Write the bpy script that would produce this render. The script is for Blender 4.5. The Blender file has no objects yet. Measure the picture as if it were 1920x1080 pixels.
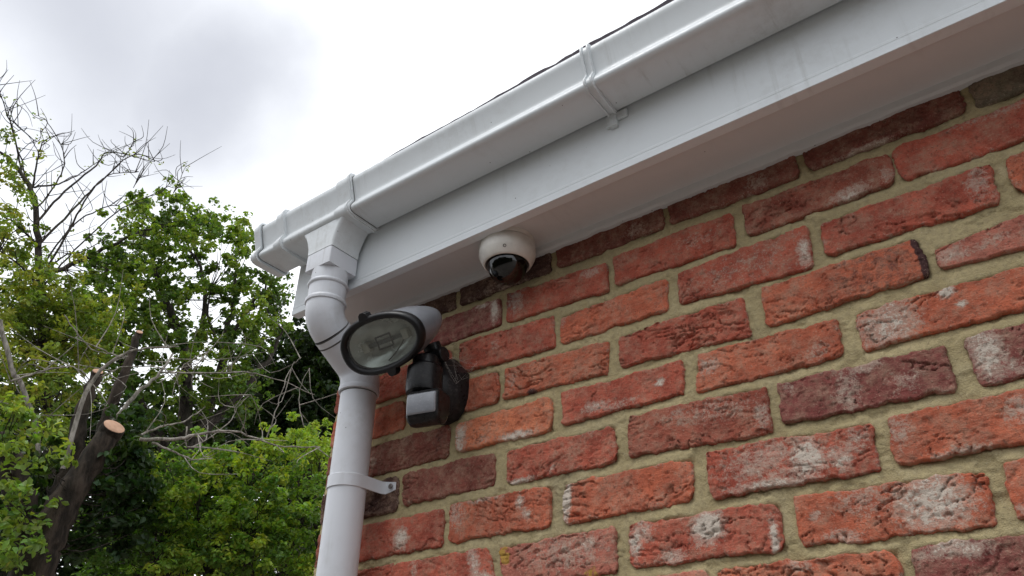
import bpy, bmesh, math, random
import numpy as np
from mathutils import Vector, Matrix

random.seed(7)
rng = np.random.default_rng(7)
sc = bpy.context.scene
col = sc.collection
PI = math.pi

# ------------------------------------------------------------------ camera
CAM = np.array([0.7285, -0.9536, -0.8016])
YAW, PITCH, ROLL, FPX = -0.639815, 0.551676, 0.006603, 1407.40
def cam_axes():
    f = np.array([math.sin(YAW)*math.cos(PITCH), math.cos(YAW)*math.cos(PITCH), math.sin(PITCH)])
    r = np.cross(f, [0, 0, 1]); r /= np.linalg.norm(r); u = np.cross(r, f)
    c, s = math.cos(ROLL), math.sin(ROLL)
    return c*r + s*u, -s*r + c*u, f
RT, UP, FW = cam_axes()
cd = bpy.data.cameras.new('camera'); cam = bpy.data.objects.new('camera', cd); col.objects.link(cam)
cd.sensor_width = 36.0; cd.lens = FPX/1920*36.0; cd.clip_start = 0.02; cd.clip_end = 2000
cam.matrix_world = Matrix(((RT[0], UP[0], -FW[0], CAM[0]), (RT[1], UP[1], -FW[1], CAM[1]),
                           (RT[2], UP[2], -FW[2], CAM[2]), (0, 0, 0, 1)))
sc.camera = cam

# ------------------------------------------------------------------ sky, sun, exposure
SUN_EL, SUN_AZ = math.radians(63), math.atan2(-0.85, -0.45)      # direction towards the sun
sun_dir = Vector((math.cos(SUN_EL)*math.cos(SUN_AZ), math.cos(SUN_EL)*math.sin(SUN_AZ), math.sin(SUN_EL)))
world = bpy.data.worlds.new('World'); sc.world = world; world.use_nodes = True
def build_world():
    nt = world.node_tree; N = nt.nodes; L = nt.links; N.clear()
    out = N.new('ShaderNodeOutputWorld')
    sky = N.new('ShaderNodeTexSky'); sky.sky_type = 'NISHITA'; sky.sun_disc = False
    sky.sun_elevation = SUN_EL; sky.sun_rotation = math.atan2(sun_dir.x, sun_dir.y)
    b1 = N.new('ShaderNodeBackground'); b1.inputs['Strength'].default_value = 0.1
    L.new(sky.outputs[0], b1.inputs['Color'])
    tc = N.new('ShaderNodeTexCoord')
    # grey undersides in a bright cloud deck: soft thick patches scattered all over the dome
    nz = N.new('ShaderNodeTexNoise'); nz.inputs['Scale'].default_value = 3.2; nz.inputs['Detail'].default_value = 6
    nz.inputs['Roughness'].default_value = 0.5
    L.new(tc.outputs['Generated'], nz.inputs['Vector'])
    cen = N.new('ShaderNodeVectorMath'); cen.operation = 'SUBTRACT'; cen.inputs[1].default_value = (0.5, 0.5, 0.5)
    L.new(nz.outputs['Color'], cen.inputs[0])
    sca = N.new('ShaderNodeVectorMath'); sca.operation = 'SCALE'; sca.inputs['Scale'].default_value = 0.36
    L.new(cen.outputs[0], sca.inputs[0])
    war = N.new('ShaderNodeVectorMath'); war.operation = 'ADD'
    L.new(tc.outputs['Generated'], war.inputs[0]); L.new(sca.outputs[0], war.inputs[1])
    def pixdir(px, py):
        d = (px-960)/FPX*RT + (540-py)/FPX*UP + FW
        return d/np.linalg.norm(d)
    clouds = [(pixdir(110, -30), 0.27, 0.68), (pixdir(350, 110), 0.18, 0.70), (pixdir(-160, -200), 0.30, 0.62)]
    rr = np.random.default_rng(3)
    while len(clouds) < 15:
        d = rr.normal(size=3); d[2] = abs(d[2])*0.8+0.1; d /= np.linalg.norm(d)
        if d @ pixdir(500, 300) > 0.72: continue
        clouds.append((d, rr.uniform(0.15, 0.35), rr.uniform(0.3, 0.6)))
    last = None
    for d, r, k in clouds:
        dist = N.new('ShaderNodeVectorMath'); dist.operation = 'DISTANCE'; dist.inputs[1].default_value = tuple(d)
        L.new(war.outputs[0], dist.inputs[0])
        m = N.new('ShaderNodeMapRange'); m.interpolation_type = 'SMOOTHERSTEP'
        m.inputs['From Min'].default_value = r*1.75; m.inputs['From Max'].default_value = -r*0.15
        m.inputs['To Min'].default_value = 0; m.inputs['To Max'].default_value = k
        L.new(dist.outputs['Value'], m.inputs['Value'])
        if last is None: last = m.outputs[0]
        else:
            mx = N.new('ShaderNodeMath'); mx.operation = 'MAXIMUM'
            L.new(last, mx.inputs[0]); L.new(m.outputs[0], mx.inputs[1]); last = mx.outputs[0]
    mixc = N.new('ShaderNodeMix'); mixc.data_type = 'RGBA'
    mixc.inputs['A'].default_value = (1.02, 1.045, 1.08, 1); mixc.inputs['B'].default_value = (0.25, 0.262, 0.315, 1)
    L.new(last, mixc.inputs['Factor'])
    b2 = N.new('ShaderNodeBackground'); b2.inputs['Strength'].default_value = 1.0
    L.new(mixc.outputs['Result'], b2.inputs['Color'])
    ms = N.new('ShaderNodeMixShader'); ms.inputs[0].default_value = 0.94
    L.new(b1.outputs[0], ms.inputs[1]); L.new(b2.outputs[0], ms.inputs[2])
    L.new(ms.outputs[0], out.inputs['Surface'])
build_world()
sl = bpy.data.lights.new('sun', 'SUN'); sl.energy = 0.9; sl.angle = math.radians(26); sl.color = (1.0, 0.98, 0.95)
so = bpy.data.objects.new('sun', sl); col.objects.link(so)
so.rotation_euler = (-sun_dir).to_track_quat('-Z', 'Y').to_euler(); so.location = (0, 0, 20)
vs = sc.view_settings; vs.view_transform = 'Standard'; vs.look = 'None'; vs.exposure = 0.52; vs.gamma = 1.0
vs.use_curve_mapping = False

# ------------------------------------------------------------------ pixel/ray helpers (measure on real planes)
def raydir(px, py): return (px-960)/FPX*RT + (540-py)/FPX*UP + FW
def wallpt(px, py):                       # a point of the photograph carried to the wall plane y = 0
    d = raydir(px, py); t = -CAM[1]/d[1]; q = CAM + t*d
    return q[0], q[2]
def far(px, py, D):                       # a point at horizontal distance D
    d = raydir(px, py); return CAM + d*(D/math.hypot(d[0], d[1]))
GROUND = -2.4

# ------------------------------------------------------------------ numpy noise
_perm = np.random.default_rng(11).permutation(4096)
def _hash(ix, iy, s):
    return _perm[(_perm[(_perm[(ix + s*17) & 4095] + iy) & 4095] + s) & 4095]/4095.0
def vnoise(x, y, s=0):
    x = np.asarray(x, float); y = np.asarray(y, float)
    ix = np.floor(x).astype(int); iy = np.floor(y).astype(int); fx = x-ix; fy = y-iy
    fx = fx*fx*fx*(fx*(fx*6-15)+10); fy = fy*fy*fy*(fy*(fy*6-15)+10)
    a = _hash(ix, iy, s); b = _hash(ix+1, iy, s); c = _hash(ix, iy+1, s); d = _hash(ix+1, iy+1, s)
    return ((a*(1-fx)+b*fx)*(1-fy) + (c*(1-fx)+d*fx)*fy)*2-1
def fbm(x, y, s=0, o=4):
    t = 0; a = 0.5
    for i in range(o):
        t = t + a*vnoise(x*2**i + 13.7*i, y*2**i + 7.3*i, s+i); a *= 0.5
    return t
def sstep(a, b, x):
    t = np.clip((x-a)/(b-a), 0, 1); return t*t*(3-2*t)

# ------------------------------------------------------------------ objects
WL = {}
def tag(o, label=None, cat=None, group=None, kind=None):
    if label: o['label'] = label
    if cat: o['category'] = cat
    if group: o['group'] = group
    if kind: o['kind'] = kind
    return o
def empty(name, loc, label, cat, group=None):
    o = bpy.data.objects.new(name, None); col.objects.link(o); o.location = loc; o.empty_display_size = 0.05
    WL[o.name] = np.array(loc, float)
    return tag(o, label, cat, group)
def link(name, me, parent=None, loc=None):
    o = bpy.data.objects.new(name, me); col.objects.link(o)
    pw = WL[parent.name] if parent else np.zeros(3)
    loc = pw if loc is None else np.array(loc, float)
    if parent: o.parent = parent
    o.location = loc - pw
    WL[o.name] = loc
    return o
def mesh_obj(name, V, F, mat, parent=None, smooth=None, loc=None, bevel=None):
    pw = WL[parent.name] if parent else np.zeros(3)
    base = pw if loc is None else np.array(loc, float)
    me = bpy.data.meshes.new(name)
    V = np.asarray(V, float) - base
    me.from_pydata([tuple(v) for v in V], [], [tuple(int(i) for i in f) for f in F]); me.update()
    me.materials.append(mat)
    if smooth is not None:
        me.shade_smooth(); me.set_sharp_from_angle(angle=math.radians(smooth))
    o = link(name, me, parent, base)
    if bevel:
        b = o.modifiers.new('bevel', 'BEVEL'); b.width = bevel; b.segments = 2; b.limit_method = 'ANGLE'; b.angle_limit = math.radians(40)
    return o
class MB:
    def __init__(s): s.V = []; s.F = []
    def add(s, V, F):
        n = len(s.V); s.V += [tuple(v) for v in V]; s.F += [tuple(i+n for i in f) for f in F]; return s
    def box(s, x0, x1, y0, y1, z0, z1):
        return s.add([(x0,y0,z0),(x1,y0,z0),(x1,y1,z0),(x0,y1,z0),(x0,y0,z1),(x1,y0,z1),(x1,y1,z1),(x0,y1,z1)],
                     [(0,3,2,1),(4,5,6,7),(0,1,5,4),(1,2,6,5),(2,3,7,6),(3,0,4,7)])
    def prism_x(s, prof, x0, x1):             # prof: closed (y,z) loop
        n = len(prof)
        V = [(x0, y, z) for y, z in prof] + [(x1, y, z) for y, z in prof]
        F = [(i, (i+1) % n, n+(i+1) % n, n+i) for i in range(n)]
        F += [tuple(range(n-1, -1, -1)), tuple(range(n, 2*n))]
        return s.add(V, F)
    def channel_x(s, outer, inner, x0, x1):   # open channel between two polylines of the same length
        n = len(outer)
        V = [(x0, y, z) for y, z in outer] + [(x1, y, z) for y, z in outer] + [(x0, y, z) for y, z in inner] + [(x1, y, z) for y, z in inner]
        F = []
        for i in range(n-1):
            F += [(i, i+1, n+i+1, n+i), (2*n+i, 3*n+i, 3*n+i+1, 2*n+i+1), (i, 2*n+i, 2*n+i+1, i+1), (n+i, n+i+1, 3*n+i+1, 3*n+i)]
        F += [(0, n, 3*n, 2*n), (n-1, 3*n-1, 4*n-1, 2*n-1)]
        return s.add(V, F)
    def tube(s, P, R, n=10, caps=True, jitter=0.0):
        P = [np.array(q, float) for q in P]
        R = [R]*len(P) if np.isscalar(R) else R
        t0 = P[1]-P[0]; t0 /= np.linalg.norm(t0)
        a = np.cross(t0, [0, 0, 1.0]);
        if np.linalg.norm(a) < 0.05: a = np.cross(t0, [1.0, 0, 0])
        a /= np.linalg.norm(a); V = []; F = []
        for i, q in enumerate(P):
            t = P[min(i+1, len(P)-1)] - P[max(i-1, 0)]; t /= (np.linalg.norm(t)+1e-12)
            a = a - t*(a @ t); a /= (np.linalg.norm(a)+1e-12); b = np.cross(t, a)
            for k in range(n):
                th = 2*PI*k/n; r = R[i]*(1 + (random.uniform(-jitter, jitter) if jitter else 0))
                V.append(q + r*(math.cos(th)*a + math.sin(th)*b))
        for i in range(len(P)-1):
            for k in range(n):
                F.append((i*n+k, i*n+(k+1) % n, (i+1)*n+(k+1) % n, (i+1)*n+k))
        if caps: F += [tuple(range(n-1, -1, -1)), tuple((len(P)-1)*n+k for k in range(n))]
        return s.add(V, F)
    def rings(s, rs, cap0=True, cap1=True):   # list of rings with equal length, lofted
        n = len(rs[0]); V = [tuple(v) for r in rs for v in r]; F = []
        for i in range(len(rs)-1):
            for k in range(n):
                F.append((i*n+k, i*n+(k+1) % n, (i+1)*n+(k+1) % n, (i+1)*n+k))
        if cap0: F.append(tuple(range(n-1, -1, -1)))
        if cap1: F.append(tuple((len(rs)-1)*n+k for k in range(n)))
        return s.add(V, F)
    def lathe(s, prof, c, n=48, axis=(0, 0, 1), cap0=False, cap1=False):   # prof: (radius, height)
        ax = np.array(axis, float); ax /= np.linalg.norm(ax)
        a = np.cross(ax, [0.0, 1, 0]) if abs(ax[1]) < 0.9 else np.cross(ax, [1.0, 0, 0]); a /= np.linalg.norm(a); b = np.cross(ax, a)
        c = np.array(c, float)
        return s.rings([[c + ax*h + r*(math.cos(2*PI*k/n)*a + math.sin(2*PI*k/n)*b) for k in range(n)] for r, h in prof], cap0, cap1)
    def build(s, name, mat, parent=None, smooth=None, bevel=None, loc=None):
        return mesh_obj(name, s.V, s.F, mat, parent, smooth, loc, bevel)
def fix_normals(o):
    bm = bmesh.new(); bm.from_mesh(o.data); bmesh.ops.recalc_face_normals(bm, faces=bm.faces); bm.to_mesh(o.data); bm.free(); return o

def fix_outward(o, c):                        # every face normal points away from the point c
    bm = bmesh.new(); bm.from_mesh(o.data); c = Vector(c) - Vector(WL[o.name])
    for f in bm.faces:
        if f.normal.dot(f.calc_center_median()-c) < 0: f.normal_flip()
    bm.to_mesh(o.data); bm.free(); return o
# ------------------------------------------------------------------ materials
def nodes(name):
    m = bpy.data.materials.new(name); m.use_nodes = True
    nt = m.node_tree; b = nt.nodes['Principled BSDF']; return m, nt, nt.nodes, nt.links, b
def noise(N, L, vec, scale, detail=4, rough=0.55):
    n = N.new('ShaderNodeTexNoise'); n.inputs['Scale'].default_value = scale
    n.inputs['Detail'].default_value = detail; n.inputs['Roughness'].default_value = rough
    L.new(vec, n.inputs['Vector']); return n.outputs['Fac']
def mrange(N, L, v, a, b, c=0.0, d=1.0, smooth=True):
    m = N.new('ShaderNodeMapRange'); m.interpolation_type = 'SMOOTHSTEP' if smooth else 'LINEAR'
    for k, q in zip(('From Min', 'From Max', 'To Min', 'To Max'), (a, b, c, d)): m.inputs[k].default_value = q
    L.new(v, m.inputs['Value']); return m.outputs[0]
def mixc(N, L, fac, a, b, mode='MIX'):
    m = N.new('ShaderNodeMix'); m.data_type = 'RGBA'; m.blend_type = mode
    for k, q in (('Factor', fac), ('A', a), ('B', b)):
        if hasattr(q, 'links'): L.new(q, m.inputs[k])
        else: m.inputs[k].default_value = q if k == 'Factor' else (*q[:3], 1)
    return m.outputs['Result']
def math2(N, L, op, a, b):
    m = N.new('ShaderNodeMath'); m.operation = op
    for i, q in enumerate((a, b)):
        if hasattr(q, 'links'): L.new(q, m.inputs[i])
        else: m.inputs[i].default_value = q
    return m.outputs[0]
def bump(N, L, b, h, strength, dist, prev=None):
    n = N.new('ShaderNodeBump'); n.inputs['Strength'].default_value = strength; n.inputs['Distance'].default_value = dist
    L.new(h, n.inputs['Height'])
    if prev: L.new(prev, n.inputs['Normal'])
    L.new(n.outputs[0], b.inputs['Normal']); return n.outputs[0]
def rand_coord(N, L):
    tc = N.new('ShaderNodeTexCoord'); oi = N.new('ShaderNodeObjectInfo')
    sc_ = N.new('ShaderNodeVectorMath'); sc_.operation = 'SCALE'; sc_.inputs[0].default_value = (17, 31, 23); L.new(oi.outputs['Random'], sc_.inputs['Scale'])
    ad = N.new('ShaderNodeVectorMath'); ad.operation = 'ADD'; L.new(tc.outputs['Object'], ad.inputs[0]); L.new(sc_.outputs[0], ad.inputs[1])
    return ad.outputs[0]

def mat_brick():
    m, nt, N, L, b = nodes('brick_clay')
    v = rand_coord(N, L)
    tone = N.new('ShaderNodeAttribute'); tone.attribute_name = 'tone'
    pat = N.new('ShaderNodeAttribute'); pat.attribute_name = 'patch'
    sp = N.new('ShaderNodeSeparateColor'); L.new(pat.outputs['Color'], sp.inputs[0])
    n1 = noise(N, L, v, 22, 5, 0.6); n2 = noise(N, L, v, 130, 6, 0.75); n3 = noise(N, L, v, 420, 4, 0.7)
    c = mixc(N, L, 1.0, tone.outputs['Color'], mixc(N, L, mrange(N, L, n1, 0.3, 0.7), (0.74, 0.66, 0.66), (1.16, 1.16, 1.10)), 'MULTIPLY')
    c = mixc(N, L, mrange(N, L, n2, 0.46, 0.66, 0, 0.75), c, mixc(N, L, 1.0, c, (0.60, 0.50, 0.48), 'MULTIPLY')); c = mixc(N, L, mrange(N, L, n3, 0.46, 0.30, 0, 0.55), c, mixc(N, L, 1.0, c, (0.45, 0.40, 0.40), 'MULTIPLY'))
    veil = math2(N, L, 'MULTIPLY', mrange(N, L, noise(N, L, v, 34, 6, 0.7), 0.38, 0.68, 0.03, 0.48), mrange(N, L, n2, 0.30, 0.58)); c = mixc(N, L, veil, c, (0.54, 0.37, 0.26))
    # smoked, burnt ends, other dark marks and shade painted on the top course
    dk = math2(N, L, 'ADD', sp.outputs[1], mrange(N, L, n2, 0.3, 0.7, -0.16, 0.16)); dk = mrange(N, L, dk, 0.25, 0.75)
    c = mixc(N, L, dk, c, mixc(N, L, n1, (0.060, 0.030, 0.032), (0.10, 0.048, 0.044)))
    # lime bloom and old render: soft haze plus crisp flaky spots
    wz = math2(N, L, 'ADD', sp.outputs[0], mrange(N, L, n2, 0.3, 0.7, -0.3, 0.3, False))
    wz = math2(N, L, 'ADD', wz, mrange(N, L, n3, 0.3, 0.7, -0.15, 0.15, False))
    haze = mrange(N, L, wz, 0.14, 0.56, 0, 0.68); flake = mrange(N, L, wz, 0.58, 0.70, 0, 0.92)
    haze = math2(N, L, 'MULTIPLY', haze, mrange(N, L, sp.outputs[0], 0.01, 0.08))
    c = mixc(N, L, haze, c, (0.54, 0.42, 0.34)); c = mixc(N, L, flake, c, (0.66, 0.58, 0.49))
    # ochre lichen
    yl = math2(N, L, 'ADD', sp.outputs[2], mrange(N, L, n2, 0.3, 0.7, -0.35, 0.35, False)); yl = mrange(N, L, yl, 0.5, 0.75, 0, 0.8)
    c = mixc(N, L, yl, c, (0.48, 0.31, 0.05))
    # sand grains
    sand = mrange(N, L, n3, 0.58, 0.68, 0, 0.6); c = mixc(N, L, sand, c, (0.52, 0.36, 0.27))
    dirt = mrange(N, L, noise(N, L, v, 300, 2, 0.5), 0.30, 0.36, 0.45, 0); c = mixc(N, L, dirt, c, (0.05, 0.03, 0.025))
    L.new(c, b.inputs['Base Color']); b.inputs['Roughness'].default_value = 0.92; b.inputs['Specular IOR Level'].default_value = 0.2
    mp = N.new('ShaderNodeMapping'); mp.inputs['Scale'].default_value = (0.30, 1, 1); mp.inputs['Rotation'].default_value = (0, 0.12, 0); L.new(v, mp.inputs[0])
    drag = noise(N, L, mp.outputs[0], 170, 6, 0.7)
    p = bump(N, L, b, drag, 0.7, 0.0032); p = bump(N, L, b, n2, 0.6, 0.0022, p); bump(N, L, b, n3, 0.9, 0.0014, p)
    return m
def mat_mortar():
    m, nt, N, L, b = nodes('mortar')
    tc = N.new('ShaderNodeTexCoord'); v = tc.outputs['Object']
    n1 = noise(N, L, v, 9, 4); n2 = noise(N, L, v, 160, 4, 0.6); n3 = noise(N, L, v, 700, 2, 0.6)
    c = mixc(N, L, mrange(N, L, n1, 0.3, 0.7), (0.38, 0.31, 0.165), (0.52, 0.43, 0.24)); c = mixc(N, L, mrange(N, L, noise(N, L, v, 28, 5, 0.7), 0.52, 0.72, 0, 0.55), c, (0.58, 0.49, 0.30)); c = mixc(N, L, mrange(N, L, noise(N, L, v, 4.5, 5, 0.7), 0.50, 0.70, 0, 0.5), c, (0.24, 0.21, 0.14))
    c = mixc(N, L, mrange(N, L, n2, 0.35, 0.75, 0, 0.5), c, (0.27, 0.225, 0.135))
    c = mixc(N, L, mrange(N, L, n3, 0.62, 0.72, 0, 0.5), c, (0.60, 0.55, 0.42))
    c = mixc(N, L, mrange(N, L, n3, 0.36, 0.28, 0, 0.6), c, (0.10, 0.085, 0.06))
    L.new(c, b.inputs['Base Color']); b.inputs['Roughness'].default_value = 0.95; b.inputs['Specular IOR Level'].default_value = 0.15
    p = bump(N, L, b, n2, 0.9, 0.0026); bump(N, L, b, n3, 0.9, 0.0012, p)
    return m
def mat_pvc(name, base, dirt=0.25, rough=0.38, specks=True):
    m, nt, N, L, b = nodes(name)
    v = rand_coord(N, L)
    n1 = noise(N, L, v, 7, 5, 0.6); n2 = noise(N, L, v, 55, 5, 0.7)
    g = math2(N, L, 'MULTIPLY', mrange(N, L, n1, 0.42, 0.75), mrange(N, L, n2, 0.35, 0.7)); g = math2(N, L, 'MULTIPLY', g, dirt)
    c = mixc(N, L, g, base, (0.33, 0.31, 0.27))
    mp = N.new('ShaderNodeMapping'); mp.inputs['Scale'].default_value = (1, 0.15, 0.06); L.new(v, mp.inputs[0])
    st = mrange(N, L, noise(N, L, mp.outputs[0], 70, 5, 0.65), 0.52, 0.78, 0, 1); st = math2(N, L, 'MULTIPLY', st, mrange(N, L, noise(N, L, v, 5, 3), 0.42, 0.66))
    c = mixc(N, L, math2(N, L, 'MULTIPLY', st, dirt*1.3), c, (0.30, 0.29, 0.25))
    if specks:
        vo = N.new('ShaderNodeTexVoronoi'); vo.inputs['Scale'].default_value = 55; L.new(v, vo.inputs['Vector'])
        thr = mrange(N, L, vo.outputs['Distance'], 0.045, 0.075, 1, 0)
        sel = N.new('ShaderNodeSeparateColor'); L.new(vo.outputs['Color'], sel.inputs[0])
        sp = math2(N, L, 'MULTIPLY', thr, math2(N, L, 'GREATER_THAN', sel.outputs[0], 0.86))
        c = mixc(N, L, math2(N, L, 'MULTIPLY', sp, 0.8), c, (0.07, 0.06, 0.05))
    L.new(c, b.inputs['Base Color'])
    L.new(mrange(N, L, n2, 0.3, 0.7, rough-0.06, rough+0.14), b.inputs['Roughness'])
    b.inputs['Specular IOR Level'].default_value = 0.45
    bump(N, L, b, noise(N, L, v, 14, 2), 0.12, 0.002)
    return m
def mat_plain(name, colr, rough=0.5, metal=0.0, dust=0.0, bumpy=0.1, scale=90):
    m, nt, N, L, b = nodes(name)
    v = rand_coord(N, L); n1 = noise(N, L, v, scale, 5, 0.65); n2 = noise(N, L, v, 18, 4)
    c = mixc(N, L, mrange(N, L, n2, 0.3, 0.7, 0, 1), tuple(x*0.85 for x in colr), tuple(min(1, x*1.15) for x in colr))
    if dust:
        f = math2(N, L, 'MULTIPLY', mrange(N, L, n1, 0.5, 0.72), mrange(N, L, n2, 0.35, 0.65)); c = mixc(N, L, math2(N, L, 'MULTIPLY', f, dust), c, (0.34, 0.32, 0.29))
    L.new(c, b.inputs['Base Color']); b.inputs['Metallic'].default_value = metal
    L.new(mrange(N, L, n1, 0.3, 0.7, max(rough-0.08, 0.01), rough+0.08), b.inputs['Roughness'])
    if bumpy: bump(N, L, b, n1, bumpy, 0.001)
    if max(colr) < 0.02: b.inputs['Specular IOR Level'].default_value = 0.28
    return m
def mat_pane(name, tint, trans, rough=0.03, film=None, ior=1.5):
    m, nt, N, L, b = nodes(name)
    N.remove(b); out = N['Material Output']
    tr = N.new('ShaderNodeBsdfTransparent'); tr.inputs[0].default_value = (*[x*trans for x in tint], 1)
    gl = N.new('ShaderNodeBsdfGlossy'); gl.inputs['Roughness'].default_value = rough
    fr = N.new('ShaderNodeFresnel'); ge = N.new('ShaderNodeNewGeometry'); L.new(mrange(N, L, ge.outputs['Backfacing'], 0, 1, ior, 1/ior, False), fr.inputs['IOR'])
    mx = N.new('ShaderNodeMixShader'); L.new(fr.outputs[0], mx.inputs[0]); L.new(tr.outputs[0], mx.inputs[1]); L.new(gl.outputs[0], mx.inputs[2])
    last = mx.outputs[0]
    if film:
        tc = N.new('ShaderNodeTexCoord'); n1 = noise(N, L, tc.outputs['Object'], 26, 5, 0.6)
        df = N.new('ShaderNodeBsdfDiffuse'); df.inputs[0].default_value = (0.5, 0.5, 0.48, 1)
        m2 = N.new('ShaderNodeMixShader'); L.new(mrange(N, L, n1, 0.3, 0.75, film*0.4, film), m2.inputs[0])
        L.new(last, m2.inputs[1]); L.new(df.outputs[0], m2.inputs[2]); last = m2.outputs[0]
    L.new(last, out.inputs['Surface']); return m
def mat_bark(name, c1, c2, scale=18):
    m, nt, N, L, b = nodes(name)
    tc = N.new('ShaderNodeTexCoord'); mp = N.new('ShaderNodeMapping'); mp.inputs['Scale'].default_value = (1, 1, 0.35)
    L.new(tc.outputs['Object'], mp.inputs[0]); v = mp.outputs[0]
    n1 = noise(N, L, v, scale, 6, 0.65); n2 = noise(N, L, v, 3, 3)
    c = mixc(N, L, mrange(N, L, n1, 0.35, 0.65), c1, c2)
    c = mixc(N, L, mrange(N, L, n2, 0.5, 0.75, 0, 0.45), c, (0.09, 0.10, 0.055))
    L.new(c, b.inputs['Base Color']); b.inputs['Roughness'].default_value = 0.9; b.inputs['Specular IOR Level'].default_value = 0.2
    bump(N, L, b, n1, 0.9, 0.02); return m
def mat_leaf(name):
    m, nt, N, L, b = nodes(name)
    at = N.new('ShaderNodeAttribute'); at.attribute_name = 'tint'
    L.new(at.outputs['Color'], b.inputs['Base Color']); b.inputs['Roughness'].default_value = 0.45
    b.inputs['Specular IOR Level'].default_value = 0.35
    tl = N.new('ShaderNodeBsdfTranslucent'); c = mixc(N, L, 1.0, at.outputs['Color'], (1.5, 1.45, 0.5), 'MULTIPLY'); L.new(c, tl.inputs[0])
    mx = N.new('ShaderNodeMixShader'); mx.inputs[0].default_value = 0.42
    L.new(b.outputs[0], mx.inputs[1]); L.new(tl.outputs[0], mx.inputs[2]); L.new(mx.outputs[0], N['Material Output'].inputs['Surface'])
    return m
M = {}
M['brick'] = mat_brick(); M['mortar'] = mat_mortar()
M['gutter'] = mat_pvc('gutter_pvc', (0.72, 0.755, 0.77), 0.36, 0.34)
M['fascia'] = mat_pvc('fascia_pvc', (0.79, 0.83, 0.85), 0.22, 0.42)
M['soffit'] = mat_pvc('soffit_pvc', (0.70, 0.695, 0.69), 0.10, 0.5)
M['pipe'] = mat_pvc('pipe_pvc', (0.68, 0.70, 0.74), 0.30, 0.36)
M['seal'] = mat_plain('rubber_seal', (0.10, 0.095, 0.09), 0.8)
M['cam_body'] = mat_plain('camera_cream_plastic', (0.68, 0.655, 0.60), 0.45, 0, 0.10, 0.05)
M['dome'] = mat_pane('smoked_dome', (0.9, 0.95, 1.0), 0.05, 0.015, None, 1.75)
M['black'] = mat_plain('black_plastic', (0.009, 0.009, 0.010), 0.33, 0, 0.12, 0.2, 140)
M['dark_grey'] = mat_plain('faded_grey_housing', (0.20, 0.212, 0.235), 0.36, 0, 0.3, 0.12, 60)
M['bezel'] = mat_plain('bezel_rubber', (0.010, 0.010, 0.011), 0.42, 0, 0.05, 0.15, 120)
M['lampglass'] = mat_pane('lamp_glass', (0.92, 0.95, 0.93), 0.9, 0.03, 0.05)
M['reflector'] = mat_plain('hammered_reflector', (0.70, 0.70, 0.68), 0.22, 0.45, 0.0, 0.7, 26)
M['ceramic'] = mat_plain('ceramic', (0.55, 0.52, 0.46), 0.6)
M['quartz'] = mat_pane('quartz_tube', (0.9, 0.9, 0.9), 0.7, 0.02, 0.25)
M['wire'] = mat_plain('wire', (0.05, 0.045, 0.04), 0.5)
M['sensor_lens'] = mat_plain('sensor_lens', (0.24, 0.25, 0.275), 0.22, 0, 0.15, 0.5, 260)
M['screw'] = mat_plain('screw_steel', (0.22, 0.20, 0.19), 0.4, 0.8)
M['lens'] = mat_plain('lens_glass', (0.02, 0.02, 0.03), 0.08)
M['felt'] = mat_plain('mineral_roof', (0.085, 0.07, 0.085), 0.95, 0, 0.3, 1.0, 160)
M['timber'] = mat_plain('rough_timber', (0.25, 0.17, 0.10), 0.8)
M['web'] = mat_plain('cobweb', (0.75, 0.72, 0.66), 0.7)
M['bark'] = mat_bark('bark_brown', (0.015, 0.012, 0.009), (0.060, 0.046, 0.035))
M['bark_grey'] = mat_bark('bark_grey', (0.14, 0.125, 0.105), (0.40, 0.365, 0.32), 30)
M['bark_dark'] = mat_bark('bark_dark', (0.02, 0.017, 0.014), (0.07, 0.058, 0.05), 30)
M['cutwood'] = mat_plain('fresh_cut_wood', (0.42, 0.245, 0.155), 0.8, 0, 0.35, 0.5, 60)
M['leaf'] = mat_leaf('leaf')

# ------------------------------------------------------------------ ground
def mat_ground():
    m, nt, N, L, b = nodes('ground_earth')
    tc = N.new('ShaderNodeTexCoord'); v = tc.outputs['Object']; n1 = noise(N, L, v, 0.8, 5); n2 = noise(N, L, v, 25, 4)
    c = mixc(N, L, mrange(N, L, n1, 0.3, 0.7), (0.16, 0.14, 0.125), (0.21, 0.19, 0.17)); c = mixc(N, L, mrange(N, L, n2, 0.4, 0.7, 0, 0.4), c, (0.11, 0.095, 0.08))
    L.new(c, b.inputs['Base Color']); b.inputs['Roughness'].default_value = 0.95; bump(N, L, b, n2, 0.5, 0.02); return m
tag(mesh_obj('ground', [(-400, -400, GROUND), (400, -400, GROUND), (400, 400, GROUND), (-400, 400, GROUND)], [(0, 1, 2, 3)], mat_ground()), kind='structure')

# ------------------------------------------------------------------ the house: wall, bricks, eaves, roof
XC = -0.435                                                    # the corner of the wall
house = empty('brick_house', (XC, 0, GROUND), 'red brick house corner with white eaves above a downpipe', 'house')
def srgb(c): return tuple(((x/255)/12.92 if x/255 <= 0.04045 else ((x/255+0.055)/1.055)**2.4) for x in c)
def alb(c, k=0.77): return tuple(min(0.75, x/k) for x in srgb(c))
TONE = dict(O=alb((175, 96, 72)), R=alb((162, 83, 67)), D=alb((120, 68, 59)), M=alb((120, 66, 63)), P=alb((168, 102, 88)),
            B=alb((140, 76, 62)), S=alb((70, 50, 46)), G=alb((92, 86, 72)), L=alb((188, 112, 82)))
n_ = None
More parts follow.
